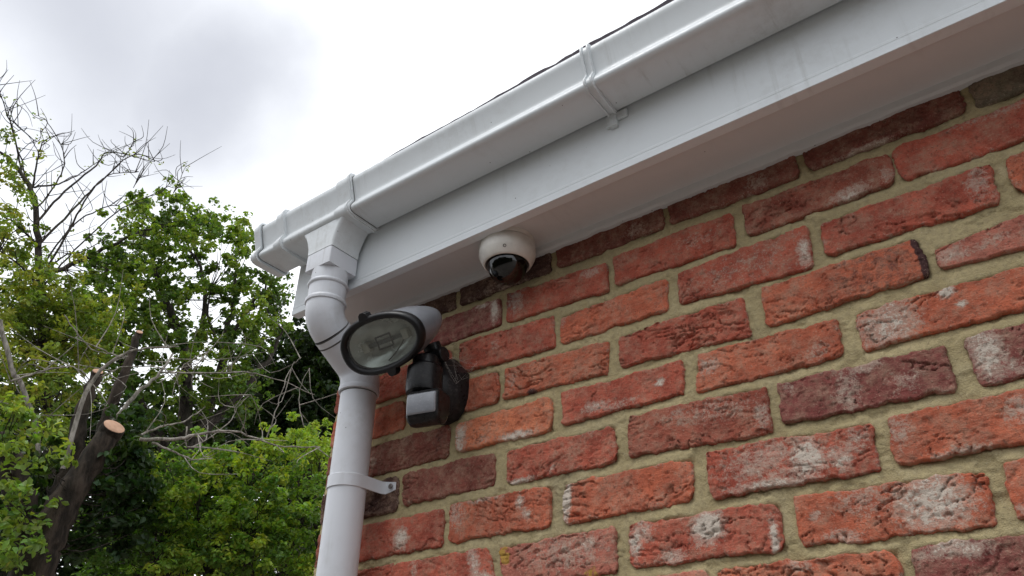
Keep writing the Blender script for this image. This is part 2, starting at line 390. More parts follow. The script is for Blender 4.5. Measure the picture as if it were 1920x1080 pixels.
# course, half-brick column, tone, corner pixels (TL TR BR BL), patches (kind, u, v, ru, rv, strength), creases
BR = [
 (1,-2,'M',(n_,(937,561),(939,607),n_),[('w',.93,.6,.05,.5,.8),('w',.8,.9,.1,.1,.7)],.5),
 (1,0,'R',((953,552),(1137,496),(1142,543),(953,604)),[('w',.1,.6,.1,.5,.45),('d',.05,.7,.12,.5,.6),('w',.85,.8,.1,.2,.5)],.5),
 (1,2,'R',((1151,485),(1372,400),(1379,459),(1155,533)),[('w',.7,.5,.2,.3,.25)],.5),
 (1,4,'B',((1394,388),(1667,289),(1676,342),(1401,444)),[('w',.72,.15,.14,.25,.6),('w',.95,.3,.05,.3,.4),('d',.5,.9,.5,.4,.25)],.9),
 (2,-1,'R',((863,644),(1037,593),(1039,650),(863,698)),[('w',.4,.6,.06,.2,.35)],.4),
 (2,1,'O',((1053,596),(1250,524),(1250,578),(1053,644)),[('w',.02,.8,.05,.3,.3)],.8),
 (2,3,'R',((1271,515),(1512,425),(1524,500),(1276,569)),[('w',.5,.5,.5,.5,.22),('w',.95,.4,.06,.4,.6)],.6),
 (2,5,'R',((1540,421),(1857,310),(1871,379),(1547,479)),[('w',.92,.6,.08,.5,.42)],1.0),
 (3,0,'O',((948,693),(1142,640),(1138,699),(946,747)),[('w',.08,.5,.06,.4,.3),('d',.3,.02,.06,.14,.8)],1.2),
 (3,2,'R',((1161,633),(1390,559),(1407,626),(1164,687)),[],1.2),
 (3,4,'O',((1429,544),(1718,449),(1741,513),(1438,611)),[('d',.72,.5,.34,.9,.42),('d',.99,.5,.03,.9,1.5)],.5),
 (3,6,'P',((1755,470),(2103,327),(2146,406),(1765,504)),[('w',.08,.5,.12,.4,.5),('w',.3,.5,.2,.3,.3)],1.1),
 (4,-1,'L',((856,796),(1035,745),(1035,806),(858,845)),[('w',.06,.45,.08,.6,.75),('w',.66,.1,.2,.16,.8),('w',.3,.2,.1,.2,.4)],.3),
 (4,1,'R',((1055,738),(1280,679),(1280,736),(1057,794)),[('w',.3,.3,.14,.2,.5),('w',.82,.5,.04,.14,.8),('w',.5,.15,.2,.15,.4)],.4),
 (4,3,'O',((1308,665),(1568,600),(1582,665),(1310,735)),[('w',.08,.6,.1,.3,.45),('w',.85,.3,.1,.3,.3)],.7),
 (4,5,'O',((1605,590),(1960,490),(1990,560),(1620,655)),[('w',.16,.5,.2,.7,.62),('w',.5,.88,.05,.16,.9),('w',.56,.5,.03,.1,.8)],1.4),
 (5,-2,'D',((755,893),(926,849),(928,907),(757,946)),[('d',.05,.6,.2,.6,.3)],.7),
 (5,0,'R',((952,847),(1152,800),(1156,864),(952,907)),[('w',.12,.04,.16,.12,.75),('w',.43,.2,.03,.1,.6)],.8),
 (5,2,'B',((1179,784),(1435,727),(1445,810),(1181,854)),[('w',.6,.7,.4,.3,.3),('w',.95,.4,.06,.4,.45)],.8),
 (5,4,'M',((1462,722),(1772,650),(1792,730),(1467,792)),[('w',.42,.5,.1,.6,.42),('w',.56,.9,.1,.15,.55),('w',.75,.4,.1,.3,.35),('w',.07,.85,.05,.2,.4)],.3),
 (5,6,'M',((1807,635),(2210,540),(2250,640),(1840,720)),[('w',.09,.6,.1,.6,.7),('w',.2,.2,.1,.2,.4)],.3),
 (6,-1,'O',((845,948),(1030,913),(1033,983),(843,1016)),[('w',.08,.7,.1,.4,.45),('w',.72,.7,.05,.2,.6),('w',.78,.4,.06,.15,.55),('w',.35,.95,.2,.1,.5)],.4),
 (6,1,'O',((1057,909),(1298,862),(1298,936),(1057,981)),[('w',.035,.6,.045,.5,1.0),('w',.03,.15,.03,.2,.6)],1.2),
 (6,3,'R',((1325,850),(1635,797),(1647,880),(1337,935)),[('w',.4,.55,.4,.5,.42),('w',.62,.5,.12,.5,.75),('w',.8,.4,.08,.3,.6),('w',.4,.08,.35,.14,.6),('w',.9,.7,.1,.3,.4)],.5),
 (6,5,'O',((1665,785),(2010,712),(2040,810),(1680,870)),[('w',.06,.7,.08,.4,.4),('w',.72,.6,.1,.3,.5),('w',.35,.05,.2,.1,.5)],.7),
 (7,-2,'R',((736,1062),(913,1029),n_,n_),[('w',.85,.6,.06,.7,.6),('w',.25,.6,.04,.6,.35),('w',.9,.1,.1,.3,.8)],.3),
 (7,0,'P',((936,1029),(1154,990),(1158,1072),n_),[('w',.6,.6,.4,.5,.36),('w',.8,.7,.1,.2,.5),('y',.05,.75,.06,.35,.9),('y',.8,.08,.1,.2,.7),('d',.4,.8,.3,.3,.22)],.8),
 (7,2,'R',((1181,985),(1460,945),(1470,1028),(1183,1064)),[('w',.55,.65,.12,.4,.85),('w',.1,.75,.1,.3,.55),('w',.05,.5,.05,.4,.7),('w',.95,.25,.03,.5,.8),('w',.3,.15,.1,.2,.55)],.6),
 (7,4,'O',((1490,935),(1845,885),(1867,982),(1505,1022)),[('w',.72,.55,.22,.6,.72),('w',.4,.8,.2,.4,.36),('w',.25,.1,.12,.2,.5),('w',.12,.55,.04,.12,.5)],1.3),
 (7,6,'O',((1880,870),(2350,787),(2418,906),(1912,975)),[('w',.05,.1,.06,.2,.4)],.8),
 (0,-3,'S',None,[('d',.5,.5,1,1,.25)],.3), (0,-1,'S',None,[('d',.8,.5,.4,1,.5),('w',.5,.1,.3,.3,.3)],.5), (0,1,'D',None,[('w',.75,.3,.1,.3,.4)],.5), (0,3,'D',None,[('w',.7,.3,.1,.3,.4)],.4),  # top course: real grime, plus soffit shade put into the darker tones
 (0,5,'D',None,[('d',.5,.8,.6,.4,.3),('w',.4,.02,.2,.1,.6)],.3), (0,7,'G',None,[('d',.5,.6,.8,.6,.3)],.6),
 (1,6,'R',None,[('w',.6,.9,.3,.15,.3)],.4), (2,7,'O',None,[],.9), (2,-3,'R',None,[],.9), (3,-2,'O',None,[],.5), (3,-4,'O',None,[],.7),
 (4,-3,'D',None,[('w',.12,.5,.05,.3,.4),('d',.9,.6,.1,.6,.4)],.6), (5,-4,'S',None,[('d',.6,.4,.4,.6,.3)],.6), (6,-3,'R',None,[('w',.56,.4,.09,.35,.75),('d',.2,.5,.2,.6,.2)],.7),
 *[(c_,-5,'RBDBDB'[c_//2],None,[],.6) for c_ in (2,4,6,8,10)], (1,-4,'B',None,[],.6),
 (7,-4,'R',None,[('w',.9,.5,.05,.2,.6)],.4), (8,1,'P',None,[],.5), (8,3,'O',None,[('w',.5,.9,.1,.2,.4)],1.3), (8,5,'M',None,[('w',.2,.85,.2,.2,.6),('w',.7,.7,.2,.3,.3)],.4),
]
spec = {(b_[0], b_[1]): b_ for b_ in BR}
def brick_quad(c, k):
    """corner points on the wall (x,z): TL TR BR BL"""
    j = random.Random(c*101+k)
    x0 = k*0.1125 + 0.0085; x1 = x0 + 0.2085; zt = -c*0.075 - 0.0085; zb = -c*0.075 - 0.0640
    q = [[x0, zt], [x1, zt], [x1, zb], [x0, zb]]
    for p in q: p[0] += j.uniform(-.003, .003); p[1] += j.uniform(-.002, .002)
    s = spec.get((c, k))
    if s and s[3]:
        for i, px in enumerate(s[3]):
            if px: q[i] = list(wallpt(*px))
    for i, (sx, sz) in enumerate(((-1, 1), (1, 1), (1, -1), (-1, -1))): q[i][0] += sx*0.0018; q[i][1] += sz*0.0022
    if c == 0:
        q[0][1] = q[1][1] = -0.008
    return q
def clip_quad(q):
    for i in (0, 3): q[i][0] = max(q[i][0], XC + random.uniform(-0.002, 0.002))
    return q
def brick_grid(q, seed, tone, patches, crease, res):
    (x0, z0), (x1, z1), (x2, z2), (x3, z3) = q
    w = ((x1-x0)+(x2-x3))/2; h = ((z0-z3)+(z1-z2))/2
    nu = max(4, int(w/res)); nv = max(3, int(h/res))
    u = np.linspace(0, 1, nu+1); v = np.linspace(0, 1, nv+1); U, V = np.meshgrid(u, v)     # v=0 bottom
    ox, oz = (seed*37) % 501, (seed*91) % 457
    r = 0.003 + 0.008*(((seed*7) % 5)/4)**2
    def corner(t, d):                       # inset of an edge near its ends
        dd = np.minimum(t, 1-t)*d; a = np.clip(r-dd, 0, r); return (r - np.sqrt(np.maximum(r*r-a*a, 0)))*0.8
    fine = res < 0.004
    n = lambda t, s, f: fbm(t*f+ox, t*0+oz+s*3.1, s, 4)
    eb = corner(U, w) + (n(U*w, 1, 45)*0.0045+n(U*w, 11, 160)*0.0022 if fine else 0)       # bottom edge rises
    et = corner(U, w) + (n(U*w, 2, 45)*0.0045+n(U*w, 12, 160)*0.0022 if fine else 0)
    el = (n(V*h, 3, 55)*0.004+n(V*h, 13, 160)*0.002 if fine else 0) + corner(V, h)*0.4
    er = (n(V*h, 4, 55)*0.004+n(V*h, 14, 160)*0.002 if fine else 0) + corner(V, h)*0.4
    Vh = V + (eb*(1-V) - et*V)/h; Uh = U + (el*(1-U) - er*U)/w
    X = (x3*(1-Uh)+x2*Uh)*(1-Vh) + (x0*(1-Uh)+x1*Uh)*Vh
    Z = (z3*(1-Uh)+z2*Uh)*(1-Vh) + (z0*(1-Uh)+z1*Uh)*Vh
    d = np.minimum(np.minimum(U, 1-U)*w, np.minimum(V, 1-V)*h)
    a = np.clip(1-d/0.0019, 0, 1); edge = a*a*(0.0022+0.0022*(fbm(X*60+ox, Z*60+oz, 33, 2)+0.3))
    px, pz = X+ox, Z+oz
    if fine:
        D = 0.0022 + 0.0016*((seed*13) % 7)/6 + fbm(px*18, pz*26, 5, 3)*0.0022 + fbm(px*110, pz*150, 6, 3)*0.0013
        slant = (((seed*5) % 7)-3)*7
        wz = pz*78 + fbm(px*16, pz*30, 9, 3)*3.2 + px*slant
        c1 = fbm(px*11 + fbm(px*40, pz*40, 8, 2)*0.6, wz, 7, 3)
        mk = sstep(-0.08, 0.14, fbm(px*14+5, pz*18, 10, 3)+0.16*(crease-0.55))
        fold = np.where(c1 < 0, np.exp(-(c1/0.022)**2), np.exp(-c1/0.10))
        D -= (0.3+crease)*0.0036*fold*mk
        c2 = fbm(px*7+fbm(px*50, pz*50, 21, 2)*0.5, pz*26+px*slant*0.5, 22, 4)
        D -= 0.0042*np.exp(-(c2/0.012)**2)*sstep(0.06, 0.22, fbm(px*15, pz*20, 23, 2)+0.12*(crease-.5))
        pit = sstep(0.33, 0.5, fbm(px*140, pz*140, 15, 2)); D -= pit*0.0016
    else: D = 0.0026 + 0.0018*((seed*13) % 7)/6 + 0*U
    Y = -(D - edge)
    V3 = np.stack([X, Y, Z], -1).reshape(-1, 3); W = nu+1
    idx = np.arange((nu+1)*(nv+1)).reshape(nv+1, nu+1)
    F = np.stack([idx[:-1, :-1], idx[:-1, 1:], idx[1:, 1:], idx[1:, :-1]], -1).reshape(-1, 4).tolist()
    loop = list(idx[0, :]) + list(idx[1:, -1]) + list(idx[-1, -2::-1]) + list(idx[-2:0:-1, 0])
    nb = len(V3); back = V3[loop].copy(); back[:, 1] = 0.045; V3 = np.vstack([V3, back]); m = len(loop)
    F += [(loop[(i+1) % m], loop[i], nb+i, nb+(i+1) % m) for i in range(m)]
    Wm = np.zeros_like(U); Dm = np.zeros_like(U); Ym = np.zeros_like(U)
    for kd, pu, pv, ru, rv, st in patches:
        g = st*np.exp(-(((U-pu)/ru)**2 + ((V-pv)/rv)**2)**1.5)
        if kd == 'w': Wm = np.maximum(Wm, g)
        elif kd == 'd': Dm = np.maximum(Dm, g)
        else: Ym = np.maximum(Ym, g)
    # mortar smears along the brick edges
    Wm = np.maximum(Wm, 0.34*np.exp(-d/0.004)*(0.5+fbm(px*40, pz*40, 31, 2)))
    P = np.stack([Wm, Dm, Ym, np.ones_like(U)], -1).reshape(-1, 4); P = np.vstack([P, np.tile([0, 0, 0, 1.0], (m, 1))])
    return V3, F, np.clip(P, 0, 2)
def set_col(me, name, arr):
    at = me.attributes.new(name, 'FLOAT_COLOR', 'POINT'); at.data.foreach_set('color', np.asarray(arr, np.float32).ravel())

wall_bm = MB()
TOPZ = 0.10
wall_bm.box(XC+0.004, 4.2, 0.012, 0.22, GROUND, TOPZ)                     # the body of the front wall
wall_bm.box(XC+0.010, XC+0.22, 0.22, 5.0, GROUND, TOPZ)                   # the gable wall going back
wall = wall_bm.build('wall', M['mortar'], house)
quads = {}
brick_list = []
for c in range(0, 12):
    ks = range(-4, 16, 2) if c % 2 else range(-5, 16, 2)
    for k in ks:
        if k*0.1125 > 1.45: continue
        q = clip_quad(brick_quad(c, k)); quads[(c, k)] = q; brick_list.append((c, k))
tones = ['O', 'R', 'R', 'O', 'D', 'P', 'M', 'B', 'R', 'O']
for c, k in brick_list:
    q = quads[(c, k)]; seed = (c*131 + k*29 + 997) % 4001
    s = spec.get((c, k)); rr = random.Random(seed)
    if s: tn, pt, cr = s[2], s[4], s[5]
    else: tn, cr = rr.choice(tones), rr.uniform(.3, 1.2); pt = [('w', rr.random(), rr.random(), .15, .3, rr.uniform(.2, .7)) for _ in range(2)]
    near = c <= 9 and k <= 8
    V, F, P = brick_grid(q, seed, tn, pt, cr, 0.0017 if near else 0.012)
    ctr = np.array([np.mean([p[0] for p in q]), 0.0, np.mean([p[1] for p in q])])
    me = bpy.data.meshes.new('brick'); me.from_pydata((V-ctr).tolist(), [], F); me.update(); me.shade_smooth()
    me.materials.append(M['brick'])
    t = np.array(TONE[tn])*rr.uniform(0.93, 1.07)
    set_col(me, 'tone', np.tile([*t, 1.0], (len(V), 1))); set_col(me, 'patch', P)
    link('brick', me, wall, ctr)
# the rest of the wall's bricks, outside the photograph
def rest_bricks():
    mb = MB(); T = []
    def slab(x0, x1, y0, y1, z0, z1):
        mb.box(x0, x1, y0, y1, z0, z1); t = np.array(TONE[random.choice(tones)])*random.uniform(.9, 1.1); T.extend([[*t, 1]]*8)
    for c in range(0, 32):
        z1 = -c*0.075-0.0085; z0 = z1-0.0555
        if c == 0: z1 = -0.008
        off = 0 if c % 2 else 1
        for k in range(-4-off, 37, 2):
            if c < 12 and (k*0.1125 <= 1.45) : continue
            x0 = max(XC, k*0.1125+0.0085); slab(x0, min(k*0.1125+0.217, 4.19), -0.004, 0.04, z0, z1)
        for i in range(0, 21):                                            # gable side
            y0 = 0.05 + i*0.225 + (0.1125 if c % 2 else 0); slab(XC-0.004, XC+0.05, y0, y0+0.2085, z0, z1)
    o = mb.build('brickwork', M['brick'], wall); o['kind'] = 'stuff'
    set_col(o.data, 'tone', T); set_col(o.data, 'patch', np.tile([0, 0, 0, 1.0], (len(T), 1)))
rest_bricks()
# struck mortar joints as relief: recessed under each brick, flush above the next one
def mortar_joints():
    res = 0.0026; x0, x1, z0, z1 = XC, 1.50, -0.86, -0.004
    nx = int((x1-x0)/res); nz = int((z1-z0)/res)
    X = x0 + np.arange(nx+1)*res; Z = z1 - np.arange(nz+1)*res; XX, ZZ = np.meshgrid(X, Z)
    mask = np.zeros_like(XX, bool)
    for (c, k), q in quads.items():
        if c > 11: continue
        (ax, az), (bx, bz), (cx, cz), (dx, dz) = q
        t = np.clip((XX-ax)/(bx-ax+1e-9), 0, 1); zt = az+(bz-az)*t; zb = dz+(cz-dz)*t
        s = np.clip((ZZ-dz)/(az-dz), 0, 1); xl = dx+(ax-dx)*s; xr = cx+(bx-cx)*s
        mask |= (ZZ < zt-0.0036) & (ZZ > zb+0.0032) & (XX > xl+0.0034) & (XX < xr-0.0034)
    up = np.full(XX.shape, 9.0); dn = up.copy()
    for i in range(1, nz+1): up[i] = np.where(mask[i-1], res, up[i-1]+res)
    for i in range(nz-1, -1, -1): dn[i] = np.where(mask[i+1], res, dn[i+1]+res)
    up = np.where(mask, 0, up); dn = np.where(mask, 0, dn); tot = up+dn; t = np.clip(up/(tot+1e-6), 0, 1)
    bed = 0.0052*(1-t)**1.8 - 0.0012*t
    Y = np.where(mask, 0.008, np.where(tot < 0.05, bed, 0.0016))
    Y = np.where(mask, Y, Y + fbm(XX*14, ZZ*25, 41, 3)*0.0030)
    for _ in range(2):
        P = np.pad(Y, 1, mode='edge'); Y = np.where(mask, np.minimum(Y, 0.25*(P[:-2, 1:-1]+P[2:, 1:-1]+P[1:-1, :-2]+P[1:-1, 2:])), 0.5*Y + 0.125*(P[:-2, 1:-1]+P[2:, 1:-1]+P[1:-1, :-2]+P[1:-1, 2:]))
    Y = Y + fbm(XX*120, ZZ*170, 42, 3)*0.0013 + np.where(fbm(XX*30, ZZ*60, 43, 3) > 0.30, 0.002, 0) + fbm(XX*340, ZZ*340, 44, 2)*0.0006
    V = np.stack([XX, Y, ZZ], -1).reshape(-1, 3); W = nx+1
    idx = np.arange((nx+1)*(nz+1)).reshape(nz+1, nx+1)
    F = np.stack([idx[:-1, :-1], idx[1:, :-1], idx[1:, 1:], idx[:-1, 1:]], -1).reshape(-1, 4)
    me = bpy.data.meshes.new('mortar_joints'); me.from_pydata((V-WL[wall.name]).tolist(), [], F.tolist()); me.update(); me.shade_smooth(); me.materials.append(M['mortar'])
    link('mortar_joints', me, wall)
mortar_joints()

FY = -0.1235; XB = -0.468; XE = 4.2
fas = MB().prism_x([(FY, -0.0245), (FY-0.0006, -0.0240), (FY-0.0008, -0.013), (FY-0.0002, -0.0125), (FY-0.0002, -0.0095), (FY-0.0006, -0.0090), (FY-0.0006, -0.0045), (FY, -0.004), (FY, 0.176), (FY+0.018, 0.176), (FY+0.018, -0.0245)], XB, XE)
fix_normals(fas.build('fascia_board', M['fascia'], house, bevel=0.0006))
MB().box(XB+0.002, XE, FY+0.0181, 0.06, -0.0125, -0.0025).build('soffit_board', M['soffit'], house)
def soffit_trim():
    xs = np.concatenate([np.linspace(XC-0.014, 1.6, 420), [XE]]); rs = []
    for x in xs:
        w = float(fbm(np.array(x*38), np.array(0.3), 71, 4))*0.0028 + float(fbm(np.array(x*7), np.array(5.3), 72, 2))*0.002 if x < 1.6 else 0
        rs.append([(x, -0.0125, -0.0126), (x, -0.0125, -0.0228), (x, -0.0095, -0.0278+w), (x, 0.001, -0.0285+w), (x, 0.001, -0.0126)])
    fix_normals(MB().rings(rs).build('soffit_trim', M['soffit'], house, smooth=30))
soffit_trim()
MB().prism_x([(FY+0.0182, -0.0025), (5.0, -0.0025), (5.0, 2.6), (FY+0.0182, 0.174)], XB, XB+0.018).build('barge_board', M['fascia'], house, bevel=0.001)
def roof():
    mb = MB()
    # two layers of mineral felt shingles, their rough front edge standing over the gutter
    n = 420; x = np.linspace(-0.47, 4.3, n)
    top = 0.2085 + 0.0085*(x+0.25)/0.75*(x < 1) + 0.0110*(x >= 1)
    top = np.where(x < 1, 0.2080 + 0.0115*np.clip((x+0.25)/0.85, -0.3, 1), 0.2195)
    top = top + fbm(x*60, x*0, 51, 4)*0.0022
    fy = -0.187 + fbm(x*25, x*0+3, 52, 3)*0.003
    sl = 0.52
    rs = [np.stack([x, fy+0.002, top-0.016], -1), np.stack([x, fy, top-0.003], -1), np.stack([x, fy+0.004, top], -1), np.stack([x, 0*x+5.0, top+sl*5.19], -1), np.stack([x, 0*x+5.0, top+sl*5.19-0.03], -1)]
    V = np.concatenate(rs); F = []
    for i in range(4):
        a = i*n; F += [(a+j, a+n+j, a+n+j+1, a+j+1) for j in range(n-1)]
    F += [(4*n+j, j, j+1, 4*n+j+1) for j in range(n-1)]; F += [(0, 4*n, 3*n, 2*n, n), (n-1, 2*n-1, 3*n-1, 4*n-1, 5*n-1)]
    return fix_normals(mesh_obj('roof', V, F, M['felt'], house))
roof()

# ------------------------------------------------------------------ gutter
gut = empty('rain_gutter', (XB, -0.165, 0.095), 'grey white plastic box gutter along the eaves with end cap', 'gutter')
OUT = [(-0.1285, 0.176), (-0.1285, 0.098), (-0.131, 0.0955), (-0.192, 0.0955), (-0.1985, 0.0970), (-0.2025, 0.1000), (-0.2042, 0.1040), (-0.2030, 0.1090), (-0.1985, 0.1175), (-0.1962, 0.1215), (-0.1955, 0.1250), (-0.1965, 0.1290), (-0.2065, 0.1630), (-0.2083, 0.1665), (-0.2088, 0.1745), (-0.2070, 0.1785), (-0.2030, 0.1800), (-0.1980, 0.1790)]
def offs(pl, d):
    P = np.array(pl); o = []
    for i in range(len(P)):
        t = P[min(i+1, len(P)-1)]-P[max(i-1, 0)]; t /= np.linalg.norm(t); o.append(P[i] + d*np.array([t[1], -t[0]]))
    return [tuple(q) for q in o]
SG = 1 if offs(OUT, .001)[3][1] < OUT[3][1] else -1
def shell(d, th): return offs(OUT, SG*d), offs(OUT, SG*(d-th))
def gpart(name, x0, x1, d, th=0.0025, mat='gutter', par=gut, bev=0.0006):
    o_, i_ = shell(d, th); return fix_normals(MB().channel_x(o_, i_, x0, x1).build(name, M[mat], par, smooth=50, bevel=bev))
gpart('gutter_channel', -0.250, XE, 0.0)
gpart('gutter_channel', -0.512, -0.440, 0.0)
ob = gpart('outlet_body', -0.452, -0.232, 0.0016, 0.003)
# union collars at the two ends of the outlet, with raised ribs and dark seals
for a, b, rib in ((-0.456, -0.430, -0.4335), (-0.268, -0.226, -0.2315)):
    u_ = gpart('union_collar', a, b, 0.0056, 0.0055)
    gpart('rib', rib-0.0028, rib+0.0028, 0.0086, 0.003, 'gutter', u_, 0.001)
    gpart('seal', b+0.0001, b+0.0008, 0.0012, 0.0012, 'seal', u_, None)
ec = MB(); o_ = offs(OUT, SG*0.0045); ec.prism_x(o_, -0.534, -0.515); eo = fix_normals(ec.build('end_cap', M['gutter'], gut, smooth=50, bevel=0.0015))
gpart('rib', -0.5165, -0.511, 0.0075, 0.004, 'gutter', eo, 0.0012); gpart('seal', -0.5108, -0.5103, 0.0010, 0.001, 'seal', eo, None)
# support bracket on the fascia: strap with two ribs, hook over the front lip, screwed back plate
br = gpart('support_bracket', 0.311, 0.329, 0.0030, 0.0028)
for xa in (0.3125, 0.3245): gpart('rib', xa, xa+0.0035, 0.0065, 0.004, 'gutter', br, 0.0008)
MB().box(0.306, 0.314, FY-0.006, FY-0.0005, 0.070, 0.094).box(0.326, 0.345, FY-0.006, FY-0.0005, 0.079, 0.094).box(0.3135, 0.3265, FY-0.009, FY-0.0005, 0.066, 0.094).build('back_plate', M['gutter'], br, bevel=0.001)
# outlet spigot: flared square funnel under the gutter
XO, YO = -0.306, -0.165
def sq(w, d, z, r=0.006, x=XO, y=YO):
    P = []
    for cx_, cy_, a0 in ((w-r, d-r, 0), (-(w-r), d-r, 90), (-(w-r), -(d-r), 180), (w-r, -(d-r), 270)):
        for k in range(5): a = math.radians(a0+k*22.5); P.append((x+cx_+r*math.cos(a), y+cy_+r*math.sin(a), z))
    return P
MB().rings([sq(.062, .0362, .0935, .008), sq(.052, .0362, .082, .007), sq(.044, .0358, .066, .006), sq(.0385, .0355, .050, .005), sq(.0365, .0355, .0345, .004)], True, True).build('outlet_funnel', M['gutter'], gut, smooth=35)

# ------------------------------------------------------------------ downpipe
XP, YP = -0.3005, -0.060
dp = empty('downpipe', (XP, YP, GROUND), 'white round plastic downpipe with swan neck bend at the brick corner', 'downpipe')
ad = MB().rings([sq(.0350, .0350, .0335, .004), sq(.0352, .0352, .030, .003), sq(.0352, .0352, -.004, .003)], True, True).build('square_adaptor', M['pipe'], dp, smooth=35)
MB().rings([sq(.0338, .0338, .0345, .003), sq(.0338, .0338, .0332, .003)], True, True).build('seal', M['seal'], ad)
MB().lathe([(0.0355, -0.004), (0.0355, -0.0295), (0.0385, -0.0305), (0.0400, -0.034), (0.0385, -0.0375), (0.0362, -0.0385), (0.0362, -0.066), (0.0385, -0.067), (0.0402, -0.071), (0.0390, -0.0755), (0.0365, -0.0765)], (XO, YO, 0), 48, cap0=True, cap1=True).build('socket', M['pipe'], dp, smooth=50)
def arc_path():
    P = []; r1 = 0.050; th = math.radians(58)
    P.append((XO, YO, -0.070)); z0 = -0.080
    for k in range(9): a = th*k/8; P.append((XO, YO + r1*(1-math.cos(a)), z0 - r1*math.sin(a)))
    y_, z_ = P[-1][1], P[-1][2]
    dy = YP - (y_ + r1*(1-math.cos(th))); L_ = dy/math.sin(th)
    P2 = []
    y2, z2 = y_ + L_*math.sin(th), z_ - L_*math.cos(th)
    for k in range(9): a = th*(1-k/8); P2.append((XO+(XP-XO)*k/8, YP - r1*(1-math.cos(a)), z2 - r1*(math.sin(th)-math.sin(a))))
    return P, P2
A1, A2 = arc_path()
MB().tube(A1, 0.0365, 40).build('bend', M['pipe'], dp, smooth=50)
m0, m1 = np.array(A1[-1]), np.array(A2[0]); dmid = (m1-m0)/np.linalg.norm(m1-m0)
s2 = MB().tube([m0+dmid*0.0005, m0+dmid*0.0025], [0.0372, 0.0372], 40).build('joint_gap', M['seal'], dp)
low = A2[-1][2]
bend2 = MB().tube([tuple(m0+dmid*0.0028)] + A2 + [(XP, YP, low-0.022)], 0.0375, 40).build('lower_bend', M['pipe'], dp, smooth=50)
MB().tube([m0+dmid*0.014, m0+dmid*0.017], [0.0378, 0.0378], 40).build('seam', M['seal'], bend2)
MB().lathe([(0.0374, low-0.012), (0.0386, low-0.0135), (0.0390, low-0.018), (0.0386, low-0.022), (0.0345, low-0.0222)], (XP, YP, 0), 48).build('socket_ring', M['pipe'], dp, smooth=50)
MB().lathe([(0.0342, low-0.001), (0.0342, GROUND)], (XP, YP, 0), 64, cap0=True, cap1=True).build('pipe', M['pipe'], dp, smooth=50)
MB().lathe([(0.0344, low-0.0235), (0.0347, low-0.0245), (0.0344, low-0.0255)], (XP, YP, 0), 48).build('seal', M['seal'], dp)
def pipe_clip(z):
    c = MB(); h = 0.0115; r0, r1 = 0.0345, 0.0372
    path = [(XP+0.064, -0.0045), (XP+0.041, -0.0045), (XP+0.0370, -0.010), (XP+0.0365, YP+0.006)]
    for k in range(1, 24):
        a = PI*k/24; path.append((XP+0.0364*math.cos(a), YP-0.0364*math.sin(a)))
    path += [(XP-0.0365, YP+0.006), (XP-0.0370, -0.010), (XP-0.041, -0.0045), (XP-0.064, -0.0045)]
    P = np.array(path); off = []
    for i in range(len(P)):
        t = P[min(i+1, len(P)-1)]-P[max(i-1, 0)]; t /= np.linalg.norm(t); off.append(P[i] + 0.0026*np.array([t[1], -t[0]])*(1))
    rs = []
    for i in range(len(P)):
        hh = h*(0.62 if i in (0, len(P)-1) else 1)
        a, b = P[i], off[i]; rs.append([(a[0], a[1], z-hh), (b[0], b[1], z-hh), (b[0], b[1], z+hh), (a[0], a[1], z+hh)])
    o = fix_normals(c.rings(rs).build('pipe_clip', M['pipe'], dp, smooth=50, bevel=0.0012))
    for sx in (1, -1):
        MB().lathe([(0.0048, 0.0), (0.0048, 0.0016), (0.0030, 0.0022), (0.0026, 0.0012)], (XP+sx*0.055, -0.0072, z), 20, axis=(0, -1, 0), cap1=True).build('screw', M['screw'], o, smooth=40)
pipe_clip(-0.398); pipe_clip(-1.75)

# ------------------------------------------------------------------ dome camera under the soffit
CX, CY = 0.0505, -0.0575; CZ = -0.0127
dc = empty('dome_camera', (CX, CY, CZ), 'cream security dome camera with black glass ball under the soffit', 'security camera')
MB().lathe([(0.0505, CZ), (0.0505, CZ-0.0075), (0.0498, CZ-0.0085)], (CX, CY, 0), 72, cap0=True, cap1=True).build('base_plate', M['cam_body'], dc, smooth=40)
MB().lathe([(0.0480, CZ-0.0085), (0.0480, CZ-0.0097)], (CX, CY, 0), 60).build('seam', M['seal'], dc)
hs = MB().lathe([(0.0485, CZ-0.0097), (0.0512, CZ-0.0105), (0.0516, CZ-0.0200), (0.0513, CZ-0.0310), (0.0503, CZ-0.0345), (0.0480, CZ-0.0400), (0.0440, CZ-0.0475), (0.0412, CZ-0.0505), (0.0398, CZ-0.0508), (0.0392, CZ-0.0495), (0.0388, CZ-0.0420), (0.0386, CZ-0.030)], (CX, CY, 0), 80).build('housing', M['cam_body'], dc, smooth=40)
MB().lathe([(0.0391, CZ-0.0470), (0.0368, CZ-0.0486)], (CX, CY, 0), 60).build('gasket', M['seal'], dc)
dz = CZ-0.046; R_ = 0.0368
MB().lathe([(R_, dz+0.006)] + [(R_*math.cos(a), dz-R_*1.10*math.sin(a)) for a in np.linspace(0, PI/2-0.02, 22)], (CX, CY, 0), 64, cap1=True).build('dome_cover', M['dome'], dc, smooth=60)
fix_outward(bpy.context.scene.objects['dome_cover'], (CX, CY, dz))
MB().lathe([(0.0385, CZ-0.030), (0.0001, CZ-0.030)], (CX, CY, 0), 40).build('inner_plate', M['black'], dc)
ld = np.array([0.40, -0.55, -0.72]); ld /= np.linalg.norm(ld); lc = np.array([CX, CY, dz])
lm = MB().lathe([(0.010, -0.004), (0.018, -0.002), (0.019, 0.010), (0.016, 0.016), (0.0125, 0.0162)], lc, 32, axis=ld, cap0=True).build('lens_barrel', M['black'], dc, smooth=40)
MB().lathe([(0.0125, 0.0150), (0.009, 0.0185), (0.004, 0.0200), (0.0005, 0.0203)], lc, 28, axis=ld, cap1=True).build('lens', M['lens'], lm, smooth=60)
